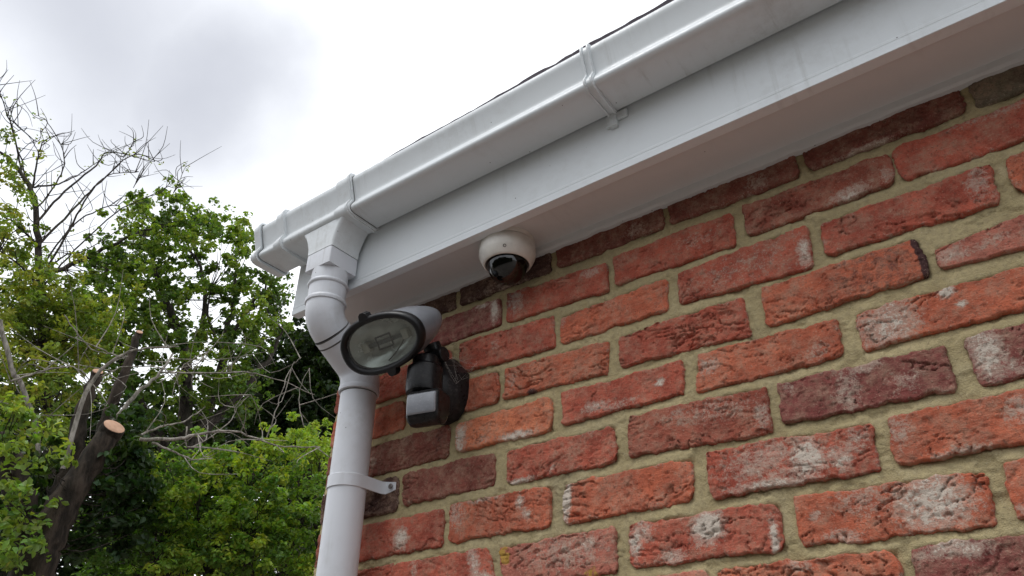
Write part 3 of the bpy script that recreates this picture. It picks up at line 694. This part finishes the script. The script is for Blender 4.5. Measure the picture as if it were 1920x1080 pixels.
def cam_screw(az):
    d = np.array([math.cos(az), math.sin(az), -0.55]); d /= np.linalg.norm(d); q = np.array([CX+0.0478*math.cos(az), CY+0.0478*math.sin(az), CZ-0.0395])
    MB().lathe([(0.0031, -0.001), (0.0031, 0.0006), (0.0017, 0.0008), (0.0015, -0.0004)], q, 16, axis=d, cap1=True).build('screw', M['screw'], dc, smooth=40)
toc = math.atan2(CAM[1]-CY, CAM[0]-CX)
for k in range(3): cam_screw(toc - 0.10 + k*2*PI/3)

# ------------------------------------------------------------------ floodlight
TT = math.radians(40); HC = np.array([-0.153, -0.150, -0.195])
HW = np.array([1.0, 0, 0]); HU = np.array([0, -math.sin(TT), math.cos(TT)]); HN = np.array([0, -math.cos(TT), -math.sin(TT)])
fl = empty('floodlight', (-0.108, 0.0, -0.245), 'black wall floodlight with oval glass head and motion sensor below', 'floodlight')
def oval(a, b, dep, n=56, du=0.0, dw=0.0, p=2.2):
    P = []
    for k in range(n):
        th = 2*PI*k/n; c, s = math.cos(th), math.sin(th)
        bb = b*0.86*(1-0.10*c)
        P.append(HC + HW*(dw + a*np.sign(c)*abs(c)**(2/p)) + HU*(du + bb*np.sign(s)*abs(s)**(2/p)) - HN*dep)
    return P
MB().rings([oval(.0885, .0545, .002), oval(.0895, .0555, .020), oval(.0885, .0540, .045), oval(.0840, .0490, .070, du=.002), oval(.0740, .0400, .092, du=.004), oval(.0580, .0280, .104, du=.005), oval(.0300, .0130, .109, du=.006)], False, True).build('lamp_housing', M['dark_grey'], fl, smooth=60)
bz = MB().rings([oval(.0905, .0565, .010), oval(.0945, .0605, .007), oval(.0950, .0610, -.002), oval(.0930, .0590, -.0075), oval(.0890, .0550, -.0090), oval(.0850, .0512, -.0080), oval(.0815, .0478, -.0040), oval(.0803, .0468, .003)], False, False).build('bezel', M['bezel'], fl, smooth=60)
for s in (1, -1):
    c0 = HC + HU*s*0.0520 + HN*0.0005 + HW*(-0.012 if s > 0 else 0.002)
    pts = []
    for dw, du in ((-.012, -.004), (.012, -.004), (.009, .006), (.004, .0095), (-.004, .0095), (-.009, .006)): pts.append((dw, du))
    MB().rings([[c0 + HW*w_ + HU*s*u_ - HN*.006 for w_, u_ in pts], [c0 + HW*w_ + HU*s*u_ + HN*.008 for w_, u_ in pts]]).build('latch', M['bezel'], bz, bevel=0.0012)
MB().rings([oval(.0806, .0470, .0000), oval(.0806, .0470, -.0025)]).build('lamp_glass', M['lampglass'], fl); fix_normals(bpy.context.scene.objects['lamp_glass'])
rf = MB().rings([oval(.0804, .0468, .004), oval(.0690, .0385, .0105), oval(.0570, .0300, .0170), oval(.0400, .0190, .0215), oval(.0220, .0095, .0235)], False, True).build('reflector', M['reflector'], fl, smooth=60)
def hp(w, u, d): return HC + HW*w + HU*u + HN*d
MB().tube([hp(-.040, 0, -.0135), hp(.044, 0, -.0135)], 0.0042, 14).build('bulb', M['quartz'], fl, smooth=60)
def obox(w0, w1, u0, u1, d0, d1, cut=0):
    V = [hp(w, u, d) for d in (d0, d1) for w, u in ((w0, u0), (w1, u0), (w1, u1), (w0, u1))]
    return MB().add(V, [(0, 3, 2, 1), (4, 5, 6, 7), (0, 1, 5, 4), (1, 2, 6, 5), (2, 3, 7, 6), (3, 0, 4, 7)])
for w in (-.048, .048): obox(w-.007, w+.007, -.009, .009, -.020, -.007).build('bulb_holder', M['ceramic'], fl, bevel=0.0015)
cl = MB()
for a_, b_ in (((-.017, .011), (.017, .011)), ((.017, .011), (.017, -.011)), ((.017, -.011), (-.017, -.011)), ((-.017, -.011), (-.017, .011))):
    cl.tube([hp(*a_, -.0075), hp(*b_, -.0075)], 0.0016, 6)
cl.build('bulb_clip', M['wire'], fl)
MB().tube([hp(.045, -.004, -.012), hp(.030, -.016, -.010), hp(.012, -.026, -.009), hp(-.006, -.034, -.006)], 0.0013, 6).build('wire', M['wire'], fl)
# knuckle, sensor body and wall box
JX, JY = -0.107, -0.084
kn = MB().tube([hp(.040, -.040, -.075), hp(.044, -.062, -.070), (JX+.004, JY+.004, -0.226)], [0.017, 0.016, 0.017], 18).build('knuckle_arm', M['black'], fl, smooth=50)
MB().tube([(JX-.026, JY+.020, -0.203), (JX+.026, JY+.020, -0.203)], 0.0135, 20).build('pivot', M['black'], kn, smooth=50, bevel=0.0015)
MB().lathe([(0.0225, -0.2130), (0.0235, -0.2150), (0.0235, -0.2285), (0.0225, -0.2290), (0.0225, -0.2305), (0.0285, -0.2315), (0.0315, -0.2345), (0.0320, -0.2740), (0.0305, -0.2810), (0.0250, -0.2850)], (JX, JY, 0), 40, cap0=True, cap1=True).build('swivel_body', M['black'], fl, smooth=40)
SA = math.radians(14); SW = np.array([math.cos(SA), math.sin(SA), 0]); SD = np.array([math.sin(SA), -math.cos(SA), 0]); SC = np.array([JX+0.019, JY-0.004, -0.0200])
def sbox(prof, w, name, mat, par, bev):      # prof in (depth, z), extruded across the sensor's width
    n = len(prof); V = [SC + SW*s*w + SD*d + np.array([0, 0, z]) for s in (-1, 1) for d, z in prof]
    F = [(i, (i+1) % n, n+(i+1) % n, n+i) for i in range(n)] + [tuple(range(n-1, -1, -1)), tuple(range(n, 2*n))]
    return fix_normals(mesh_obj(name, V, F, mat, par, 40, None, bev))
sb = sbox([(-.022, -.266), (.016, -.266), (.0265, -.2705), (.0290, -.276), (.0270, -.3140), (.0210, -.3220), (.0080, -.3265), (-.010, -.322), (-.022, -.300)], .0300, 'sensor_body', M['black'], fl, 0.007)
sbox([(.020, -.2745), (.0305, -.2765), (.0318, -.285), (.0302, -.3075), (.0275, -.3130), (.020, -.314)], .0268, 'sensor_lens', M['sensor_lens'], sb, 0.003)
def wall_box():
    P0 = []; x0, x1, zt, zb = -0.158, -0.074, -0.186, -0.309
    def shape(g, y, zoff=0.0):
        xa, xb, a, b = x0+g, x1-g, zt-g+zoff, zb+g+zoff; mx = (xa+xb)/2
        return [(xa, y, a-.012), (xa+.010, y, a), (xb-.030, y, a), (xb, y, a-.036), (xb, y, b+.040), (xb-.008, y, b+.018), (xb-.022, y, b+.004), (mx, y, b), (xa+.022, y, b+.004), (xa+.008, y, b+.018), (xa, y, b+.040)]
    o = MB().rings([shape(0, -0.002), shape(0, -0.012), shape(.004, -0.026), shape(.010, -0.044), shape(.018, -0.062, -.004), shape(.026, -0.070, -.004)]).build('wall_box', M['black'], fl, smooth=35, bevel=0.002)
    return fix_normals(o)
wb = wall_box()

# ------------------------------------------------------------------ trees
class Leaves:
    def __init__(s): s.C = []; s.S = []; s.T = []; s.N = []
    def clump(s, c, r, n, size, tint, flat=0.7, up=0.55):
        d = rng.normal(size=(n, 3)); d /= np.linalg.norm(d, axis=1)[:, None]; rad = r*rng.random(n)[:, None]**0.45
        P = np.asarray(c) + d*rad*np.array([1, 1, flat])
        nn = rng.normal(size=(n, 3)) + np.array([0, 0, up*2.0]) + d*0.5; nn /= np.linalg.norm(nn, axis=1)[:, None]
        s.C.append(P); s.N.append(nn); s.S.append(size*rng.uniform(0.6, 1.25, n))
        t = np.array(tint)*rng.uniform(0.72, 1.28, (n, 1))*(1+rng.normal(0, 0.08, (n, 3))); s.T.append(np.clip(t, 0.004, 0.5))
    def build(s, name, parent, wide=0.62, kind='stuff'):
        C = np.concatenate(s.C); Nn = np.concatenate(s.N); S = np.concatenate(s.S)[:, None]; T = np.concatenate(s.T); n = len(C)
        a = np.cross(Nn, rng.normal(size=(n, 3))); a /= np.linalg.norm(a, axis=1)[:, None]; b = np.cross(Nn, a)
        fold = 0.16; w = wide*0.5
        pts = [C - a*S*0.5, C - a*S*0.12 + b*S*w + Nn*S*fold, C + a*S*0.26 + b*S*w*0.72 + Nn*S*fold*0.5, C + a*S*0.55 - Nn*S*0.08,
               C + a*S*0.26 - b*S*w*0.72 + Nn*S*fold*0.5, C - a*S*0.12 - b*S*w + Nn*S*fold]
        V = np.stack(pts, 1).reshape(-1, 3) - WL[parent.name]
        base = np.arange(n)[:, None]*6
        F = np.concatenate([base+np.array([0, 1, 2, 3]), base+np.array([0, 3, 4, 5])], 1).reshape(-1)
        me = bpy.data.meshes.new(name); me.vertices.add(len(V)); me.vertices.foreach_set('co', V.astype(np.float32).ravel())
        me.loops.add(len(F)); me.loops.foreach_set('vertex_index', F.astype(np.int32))
        me.polygons.add(n*2); me.polygons.foreach_set('loop_start', np.arange(n*2, dtype=np.int32)*4)
        me.update(calc_edges=True); me.validate()
        set_col(me, 'tint', np.repeat(np.hstack([T, np.ones((n, 1))]), 6, axis=0)); me.materials.append(M['leaf'])
        o = link(name, me, parent); o['kind'] = kind; return o
def smooth_path(pts, n=6):
    P = [np.array(p, float) for p in pts]; out = []
    for i in range(len(P)-1):
        p0, p1, p2, p3 = P[max(i-1, 0)], P[i], P[i+1], P[min(i+2, len(P)-1)]
        for k in range(n):
            t = k/n; out.append(0.5*((2*p1)+(p2-p0)*t+(2*p0-5*p1+4*p2-p3)*t*t+(3*p1-p0-3*p2+p3)*t**3))
    out.append(P[-1]); return out
def limb(mb, pts, r0, r1, n=8, sub=5, wob=0.0, jit=0.0):
    P = smooth_path(pts, sub); m = len(P)
    if wob: P = [p + (rng.normal(size=3)*wob if 0 < i < m-1 else 0) for i, p in enumerate(P)]
    mb.tube(P, [r0+(r1-r0)*i/(m-1) for i in range(m)], n, True, jit); return P
def pxpath(pts, D): return [far(x, y, D+(dd[0] if dd else 0)) for x, y, *dd in pts]
def twig_to(mb, skel, c, r=0.006, n=4):
    S = skel; i = np.argmin(((S-c)**2 @ np.array([1, 1, 1.0])) + 0.6*np.clip(S[:, 2]-c[2]+0.1, 0, None)); p = S[i]
    mid = (p+c)/2 + rng.normal(size=3)*0.12*np.linalg.norm(c-p)*0.5 + np.array([0, 0, -0.04])
    limb(mb, [p, mid, c], r, r*0.35, n, 3)
def sprays(lv, mb, skel, blobs, D, Dj, rcl, nleaf, size, tints, tw=0.006, dens=1.0):
    for (cx, cy, rx, ry, cnt, *tt) in blobs:
        for _ in range(int(cnt*dens)):
            a = rng.uniform(0, 2*PI); r = math.sqrt(rng.random())
            c = far(cx+rx*r*math.cos(a), cy+ry*r*math.sin(a), D+rng.uniform(-Dj, Dj))
            t = tints[tt[0]] if tt else tints[rng.integers(len(tints))]
            k = rng.integers(2, 5)
            twig_to(mb, skel, c, tw)
            for _ in range(k):
                o = rng.normal(size=3)*rcl*0.75
                lv.clump(c+o, rcl*rng.uniform(.45, .8), int(nleaf*rng.uniform(.5, 1.2)/k*1.3), size, t)

def make_trees():
    # --- pruned tree with sawn stumps, nearest
    D = 4.6; base = far(0, 1250, D); base = np.array([base[0], base[1], GROUND])
    tr = empty('pruned_tree', tuple(base), 'dark pruned tree trunk with pale sawn stump at lower left', 'tree')
    mb = MB(); sk = []
    t1 = [base, far(5, 1300, D)] + pxpath([(48, 1110), (90, 1000), (140, 912), (206, 812)], D)
    def cut_end(q, k=0.8, l=0.05):
        d = (q[-1]-q[-2])/np.linalg.norm(q[-1]-q[-2]) + k*(CAM-q[-1])/np.linalg.norm(CAM-q[-1]); d /= np.linalg.norm(d); return q, d
    t1, d1 = cut_end(t1)
    P = limb(mb, t1, 0.140, 0.056, 14, 8, 0.004, 0.08); sk += P
    s2 = pxpath([(70, 1030), (112, 935), (140, 860), (152, 780), (181, 703)], D+0.25); s2, d2 = cut_end(s2); sk += limb(mb, s2, 0.075, 0.029, 10, 7, 0.006, 0.08)
    s3 = pxpath([(165, 900), (196, 800), (232, 705), (260, 627)], D+0.5); s3, d3 = cut_end(s3); sk += limb(mb, s3, 0.05, 0.021, 10, 6, 0.006, 0.06)
    s4 = pxpath([(75, 1040), (48, 970), (30, 900), (12, 850), (-30, 800)], D+0.1); sk += limb(mb, s4, 0.085, 0.05, 10, 6, 0.006, 0.08)
    for q, d, r in ((t1, d1, .063), (s2, d2, .032), (s3, d3, .023)): mb.tube([q[-1]-d*r*1.1, q[-1], q[-1]+d*r*0.7], [r*0.9, r*1.04, r], 16)
    mb.build('trunk', M['bark'], tr, smooth=60)
    for q, d, r, nm in ((t1, d1, 0.063, 'stump_cut'), (s2, d2, 0.032, 'branch_cut'), (s3, d3, 0.023, 'branch_cut')):
        MB().lathe([(r*0.90, r*0.7-0.004), (r*0.93, r*0.7+0.003), (r*0.88, r*0.7+0.005), (r*0.5, r*0.7+0.006), (0.001, r*0.7+0.0062)], q[-1], 18, axis=d, cap0=True).build(nm, M['cutwood'], tr, smooth=40)
    g = MB(); gs = []
    for pts, r0, r1, dd in (
        ([(118, 880), (160, 740), (205, 680), (262, 655), (335, 650)], .030, .006, .1), ([(205, 800), (250, 745), (300, 700), (325, 662)], .032, .008, .35),
        ([(262, 823), (330, 823), (380, 812), (440, 808), (520, 835), (600, 838)], .022, .004, -.2), ([(265, 815), (300, 800), (345, 790), (385, 762)], .015, .004, .1),
        ([(285, 830), (320, 845), (365, 862)], .014, .006, -.2), ([(300, 698), (400, 700), (460, 698), (520, 712), (590, 740)], .012, .003, .2),
        ([(170, 725), (225, 690), (320, 690)], .011, .003, .4), ([(20, 715), (80, 695), (130, 688), (160, 700)], .012, .004, .2), ([(180, 650), (215, 665), (240, 668)], .009, .004, .3),
        ([(0, 600), (22, 690), (40, 720), (66, 790), (72, 850)], .028, .020, .3), ([(120, 590), (165, 650), (200, 662), (250, 672)], .008, .003, .5), ([(340, 690), (365, 670), (395, 655), (420, 620)], .008, .002, .3),
        ([(350, 800), (355, 840), (420, 800), (450, 760), (470, 740)], .009, .002, .0), ([(500, 820), (520, 760), (545, 690), (565, 670)], .008, .002, .1), ([(570, 800), (560, 740), (580, 690)], .007, .002, .1)):
        gs += limb(g, pxpath(pts, D+dd), r0*0.5, r1*0.7, 7, 6, 0.003, 0.05)
    G = np.array(gs)
    for _ in range(100):
        i = rng.integers(len(G)); p = G[i]; d = rng.normal(size=3)*np.array([.22, .2, .16]) + np.array([0.05, -.02, .05])
        limb(g, [p, p+d*0.5+rng.normal(size=3)*.04, p+d], .0036, .0010, 4, 3)
    g.build('branches', M['bark_grey'], tr, smooth=60)
    lv = Leaves(); tw = MB(); S = np.array(sk)
    ivy = [(.030, .065, .020), (.045, .085, .022), (.022, .048, .016)]
    sprays(lv, tw, S, [(245, 900, 34, 60, 22, 0), (240, 840, 26, 40, 10, 1), (205, 980, 50, 50, 14, 2), (85, 880, 24, 50, 7, 1), (20, 950, 30, 60, 9, 0), (258, 790, 20, 22, 6, 0)], D+0.25, .15, .09, 46, .050, ivy, .004)
    br_ = [(.17, .27, .05), (.14, .235, .05), (.21, .30, .055)]
    sprays(lv, tw, S, [(10, 760, 30, 50, 7), (5, 860, 22, 50, 5), (15, 980, 34, 50, 9), (10, 1050, 34, 40, 7), (90, 850, 22, 26, 2)], D-0.2, .15, .09, 40, .040, br_, .004)
    tw.build('twigs', M['bark_dark'], tr); lv.build('ivy_leaves', tr)

    # --- leafy tree behind, open crown against the sky
    D = 8.2; b0 = far(330, 1080, D); b0 = np.array([b0[0], b0[1], GROUND])
    tr = empty('maple_tree', tuple(b0), 'open green leafy tree with sky showing through, left of the gutter end', 'tree')
    mb = MB(); sk = []
    j = far(330, 880, D)
    sk += limb(mb, [b0, (b0+j)/2+np.array([.1, 0, 0]), j], .17, .11, 12, 6, .01, .05)
    for pts, r0, r1, dd in (([(330, 880), (350, 760), (345, 650), (300, 540), (268, 440)], .085, .012, 0), ([(335, 860), (400, 740), (425, 640), (440, 540), (448, 440)], .07, .010, .3), ([(340, 860), (430, 760), (500, 680), (530, 620)], .06, .01, -.3),
        ([(330, 870), (260, 760), (215, 650), (190, 560), (205, 480)], .07, .012, .2), ([(345, 700), (380, 600), (375, 500), (330, 420)], .04, .008, .5), ([(425, 640), (480, 560), (510, 520)], .03, .006, .4), ([(190, 600), (120, 570), (60, 560)], .03, .008, .2), ([(420, 660), (390, 600), (395, 540)], .025, .006, .1)):
        sk += limb(mb, pxpath(pts, D+dd), r0, r1, 8, 6, .012)
    sk += limb(mb, pxpath([(60, 520), (150, 490), (230, 450), (290, 425)], D-.4), .030, .010, 7, 6, .01)
    S = np.array(sk); lv = Leaves(); tw = MB()
    tint = [(.15, .24, .042), (.10, .175, .034), (.20, .29, .05), (.07, .125, .028)]
    blobs = [(245, 395, 28, 20, 7), (268, 440, 48, 40, 16), (330, 378, 22, 20, 5), (318, 425, 45, 34, 14), (385, 410, 22, 20, 5), (415, 425, 45, 22, 12), (445, 470, 40, 34, 12), (360, 470, 40, 30, 11), (230, 490, 45, 36, 15),
             (405, 545, 40, 36, 9), (470, 535, 45, 30, 12), (508, 560, 34, 30, 10), (500, 610, 42, 34, 14), (300, 520, 56, 40, 18), (335, 585, 50, 44, 14), (440, 620, 50, 40, 13), (250, 580, 55, 50, 20), (395, 650, 50, 40, 12), (300, 650, 60, 48, 16),
             (460, 690, 50, 40, 16), (350, 720, 60, 40, 14), (190, 560, 50, 50, 16), (200, 640, 50, 50, 14), (255, 720, 60, 50, 14), (430, 750, 60, 40, 14), (340, 790, 60, 40, 10), (530, 540, 22, 18, 4), (180, 480, 28, 22, 5)]
    sprays(lv, tw, S, blobs, D, .75, .115, 78, .046, tint, .006)
    mb.add(tw.V, tw.F); mb.build('trunk', M['bark_dark'], tr, smooth=60); lv.build('crown', tr, 0.8)

    # --- sparsely leafed tree with bare twigs, far left
    D = 7.0; b0 = far(80, 1080, D); b0 = np.array([b0[0], b0[1], GROUND])
    tr = empty('bare_topped_tree', tuple(b0), 'thin tree with bare upper twigs against the cloud at far left', 'tree')
    mb = MB(); sk = []
    sk += limb(mb, [b0] + pxpath([(85, 1080), (92, 850), (85, 700), (75, 540), (70, 430), (60, 360), (20, 300), (-10, 280)], D), .055, .009, 10, 6, .004)
    tips = []
    for pts, r0, r1 in (([(68, 420), (110, 370), (180, 310), (205, 285), (290, 303)], .013, .003), ([(70, 460), (130, 400), (190, 340), (250, 290), (300, 305)], .013, .003), ([(80, 520), (130, 430), (170, 360), (205, 328), (260, 322)], .012, .003),
        ([(62, 350), (70, 300), (85, 262), (140, 245)], .010, .002), ([(40, 320), (25, 250), (5, 190), (-8, 150)], .009, .002), ([(65, 400), (40, 300), (20, 225), (30, 190)], .009, .002), ([(78, 500), (140, 420), (200, 388), (220, 386)], .010, .003),
        ([(60, 350), (110, 345), (160, 320), (200, 290)], .010, .002), ([(80, 540), (140, 470), (230, 390), (300, 360), (330, 330)], .010, .002), ([(232, 295), (245, 278), (254, 262)], .006, .002), ([(250, 352), (262, 330), (272, 310)], .004, .0015), ([(325, 362), (340, 330), (350, 308)], .005, .0015),
        ([(72, 460), (30, 420), (0, 400), (-20, 360)], .012, .004), ([(75, 520), (120, 480), (160, 470), (240, 420)], .009, .003), ([(90, 560), (40, 500), (0, 470)], .012, .004), ([(66, 395), (110, 335), (120, 290), (90, 230), (65, 215)], .008, .002), ([(20, 225), (70, 265), (75, 240)], .006, .002)):
        q = limb(mb, pxpath(pts, D+rng.uniform(-.3, .3)), r0, r1, 6, 6, .003); sk += q; tips += q
    T_ = np.array(tips)
    for _ in range(190):
        i = rng.integers(len(T_)); p = T_[i]; d = rng.normal(size=3)*np.array([.16, .14, .12]) + np.array([.08, -.03, .10])
        limb(mb, [p, p+d*.5+rng.normal(size=3)*.03, p+d], .0045, .0016, 4, 3)
    S = np.array(sk); lv = Leaves(); tw = MB()
    tint = [(.21, .28, .045), (.16, .24, .045), (.25, .29, .05), (.12, .18, .03)]
    sprays(lv, tw, S, [(15, 300, 26, 40, 5), (30, 400, 30, 40, 6), (20, 460, 30, 30, 6), (40, 530, 50, 40, 14), (120, 545, 50, 30, 10), (90, 600, 80, 50, 26), (40, 650, 60, 60, 22), (150, 660, 60, 50, 20), (90, 710, 80, 50, 20), (40, 580, 50, 40, 14),
                       (110, 770, 70, 40, 16), (170, 600, 50, 40, 14), (15, 740, 40, 60, 12)], D, .6, .13, 80, .044, tint, .006)
    for _ in range(60):
        p = T_[rng.integers(len(T_))]; lv.clump(p, .05, 3, .035, tint[0])
    mb.add(tw.V, tw.F); mb.build('trunk', M['bark_dark'], tr, smooth=60); lv.build('crown', tr, 0.55)

    # --- dark evergreen behind the corner
    D = 10.0; b0 = far(560, 1080, D); b0 = np.array([b0[0], b0[1], GROUND])
    tr = empty('evergreen_tree', tuple(b0), 'dense dark evergreen tree behind the brick corner', 'tree')
    mb = MB(); sk = limb(mb, [b0] + pxpath([(560, 1000), (565, 850), (575, 700), (585, 600)], D), .2, .03, 10, 6, .01)
    sk += limb(mb, pxpath([(565, 850), (520, 780), (490, 740)], D), .06, .02, 8); sk += limb(mb, pxpath([(570, 760), (620, 700), (640, 660)], D), .06, .02, 8)
    S = np.array(sk); lv = Leaves(); tw = MB(); tint = [(.020, .040, .012), (.028, .055, .015), (.015, .030, .010)]
    sprays(lv, tw, S, [(580, 640, 46, 40, 26), (550, 690, 60, 50, 40), (610, 720, 50, 70, 46), (540, 760, 70, 50, 46), (500, 740, 40, 40, 14), (610, 800, 50, 50, 36), (560, 830, 70, 50, 40), (640, 640, 40, 60, 26), (650, 760, 40, 70, 30), (480, 800, 60, 40, 20)], D, .8, .17, 70, .085, tint, .008)
    mb.add(tw.V, tw.F); mb.build('trunk', M['bark_dark'], tr, smooth=60); lv.build('crown', tr, 0.6)

    # --- bright shrub in front
    D = 5.3; b0 = far(450, 1080, D); b0 = np.array([b0[0], b0[1], GROUND])
    tr = empty('green_shrub', tuple(b0), 'bright yellow green shrub filling the lower left beside the pipe', 'shrub')
    mb = MB(); sk = []
    for x in (300, 380, 460, 540, 600):
        sk += limb(mb, [b0+rng.normal(size=3)*np.array([.15, .15, 0]), far(x*.6+180, 1200, D)] + pxpath([(x, 1050), (x+rng.uniform(-20, 30), 960), (x+rng.uniform(-10, 50), 880)], D), .045, .010, 8, 6, .008)
    S = np.array(sk); lv = Leaves(); tw = MB(); tint = [(.17, .29, .042), (.23, .34, .05), (.12, .22, .036), (.27, .35, .05), (.08, .16, .03)]
    sprays(lv, tw, S, [(560, 830, 50, 28, 14, 1), (590, 870, 40, 36, 16, 1), (520, 860, 40, 30, 10), (460, 870, 60, 34, 18), (390, 880, 55, 36, 18), (320, 900, 50, 40, 18), (430, 930, 80, 40, 26), (540, 930, 70, 40, 28), (350, 960, 80, 46, 28), (280, 980, 60, 60, 22, 4),
                       (460, 990, 80, 46, 30), (570, 1000, 60, 50, 28), (390, 1040, 90, 46, 32), (510, 1055, 80, 40, 26), (280, 1050, 80, 50, 26), (590, 1070, 60, 40, 20), (200, 1050, 60, 50, 16, 4), (610, 940, 30, 50, 14)], D, .45, .085, 74, .033, tint, .0045)
    mb.add(tw.V, tw.F); mb.build('stems', M['bark_dark'], tr, smooth=60); lv.build('foliage', tr, 0.6)

    # --- dim hedge far behind
    D = 12.0; b0 = far(300, 1080, D); b0 = np.array([b0[0], b0[1], GROUND])
    tr = empty('back_hedge', tuple(b0), 'dim tall hedge far behind the trunks and shrub', 'hedge')
    lv = Leaves(); mb = MB(); sk = []
    for x in range(-60, 700, 70): q = far(x, 900, D); sk += limb(mb, [np.array([q[0], q[1], GROUND]), q, far(x+rng.uniform(-20, 20), 820, D)], .06, .02, 6)
    S = np.array(sk); tint = [(.025, .05, .013), (.04, .07, .016), (.018, .035, .01)]
    bl = [(x, y, 50, 40, 15) for x in range(-40, 700, 70) for y in (1060, 980, 900, 830)] + [(x, 765, 45, 24, 7) for x in range(-40, 480, 80)]
    tw = MB(); sprays(lv, tw, S, bl, D, .8, .20, 44, .12, tint, .01)
    mb.add(tw.V, tw.F); mb.build('stems', M['bark_dark'], tr); lv.build('foliage', tr, 0.6)
make_trees()
def add_blocker_hedge():  # hedge added out of view to block low sky light on the wall
    b0 = np.array([1.0, -6.5, GROUND])
    tr = empty('added_blocker_hedge', tuple(b0), 'tall dark hedge added unseen behind the camera to block low sky light', 'hedge')
    nx, nz = 90, 26; X, Zn = np.meshgrid(np.linspace(-9, 12, nx), np.linspace(0, 1, nz))
    H = 3.6 + 0.9*fbm(X*0.35, X*0, 61, 3); Z = GROUND + Zn*H
    dep = 0.9*np.sqrt(np.clip(1-Zn**3, 0, 1)) + 0.35*fbm(X*1.1, Z*1.1, 62, 4)
    A = np.stack([X, b0[1]+dep, Z], -1).reshape(-1, 3); B_ = np.stack([X, b0[1]-dep-0.2, Z], -1).reshape(-1, 3)
    idx = np.arange(nx*nz).reshape(nz, nx); F = np.stack([idx[:-1, :-1], idx[:-1, 1:], idx[1:, 1:], idx[1:, :-1]], -1).reshape(-1, 4)
    top = [(idx[-1, i], idx[-1, i+1], idx[-1, i+1]+nx*nz, idx[-1, i]+nx*nz) for i in range(nx-1)]
    fix_normals(mesh_obj('inner_mass', np.vstack([A, B_]), F.tolist() + (F+nx*nz).tolist() + top, M['bark_dark'], tr))
    lv = Leaves(); tint = [(.05, .09, .02), (.07, .12, .025), (.035, .065, .016)]
    for i in rng.integers(0, len(A), 900): lv.clump(A[i], .22, 14, .11, tint[rng.integers(3)])
    lv.build('foliage', tr)
add_blocker_hedge()
def cobweb(name, label, anchors, n, seed):
    r = random.Random(seed); mb = MB(); c = np.mean([p for q in anchors for p in q], axis=0)
    for _ in range(n):
        (a0, a1), (b0, b1) = r.sample(anchors, 2)
        p = np.array(a0) + (np.array(a1)-np.array(a0))*r.random(); q = np.array(b0) + (np.array(b1)-np.array(b0))*r.random()
        m = (p+q)/2 + np.array([0, 0, -r.uniform(0, .006)]); mb.tube([p, m, q], r.uniform(.00005, .00011), 4)
    o = mb.build(name, M['web'], None, loc=c); tag(o, label, 'cobweb')
cobweb('cobweb', 'wispy cobweb strung from the floodlight mount to the bricks', [((-.074, -.012, -.23), (-.074, -.045, -.26)), ((-.06, -.005, -.19), (-.04, -.005, -.25)), ((JX+.02, JY+.02, -.20), (JX+.03, JY+.02, -.23)), ((-.10, -.03, -.19), (-.08, -.04, -.20))], 16, 5)
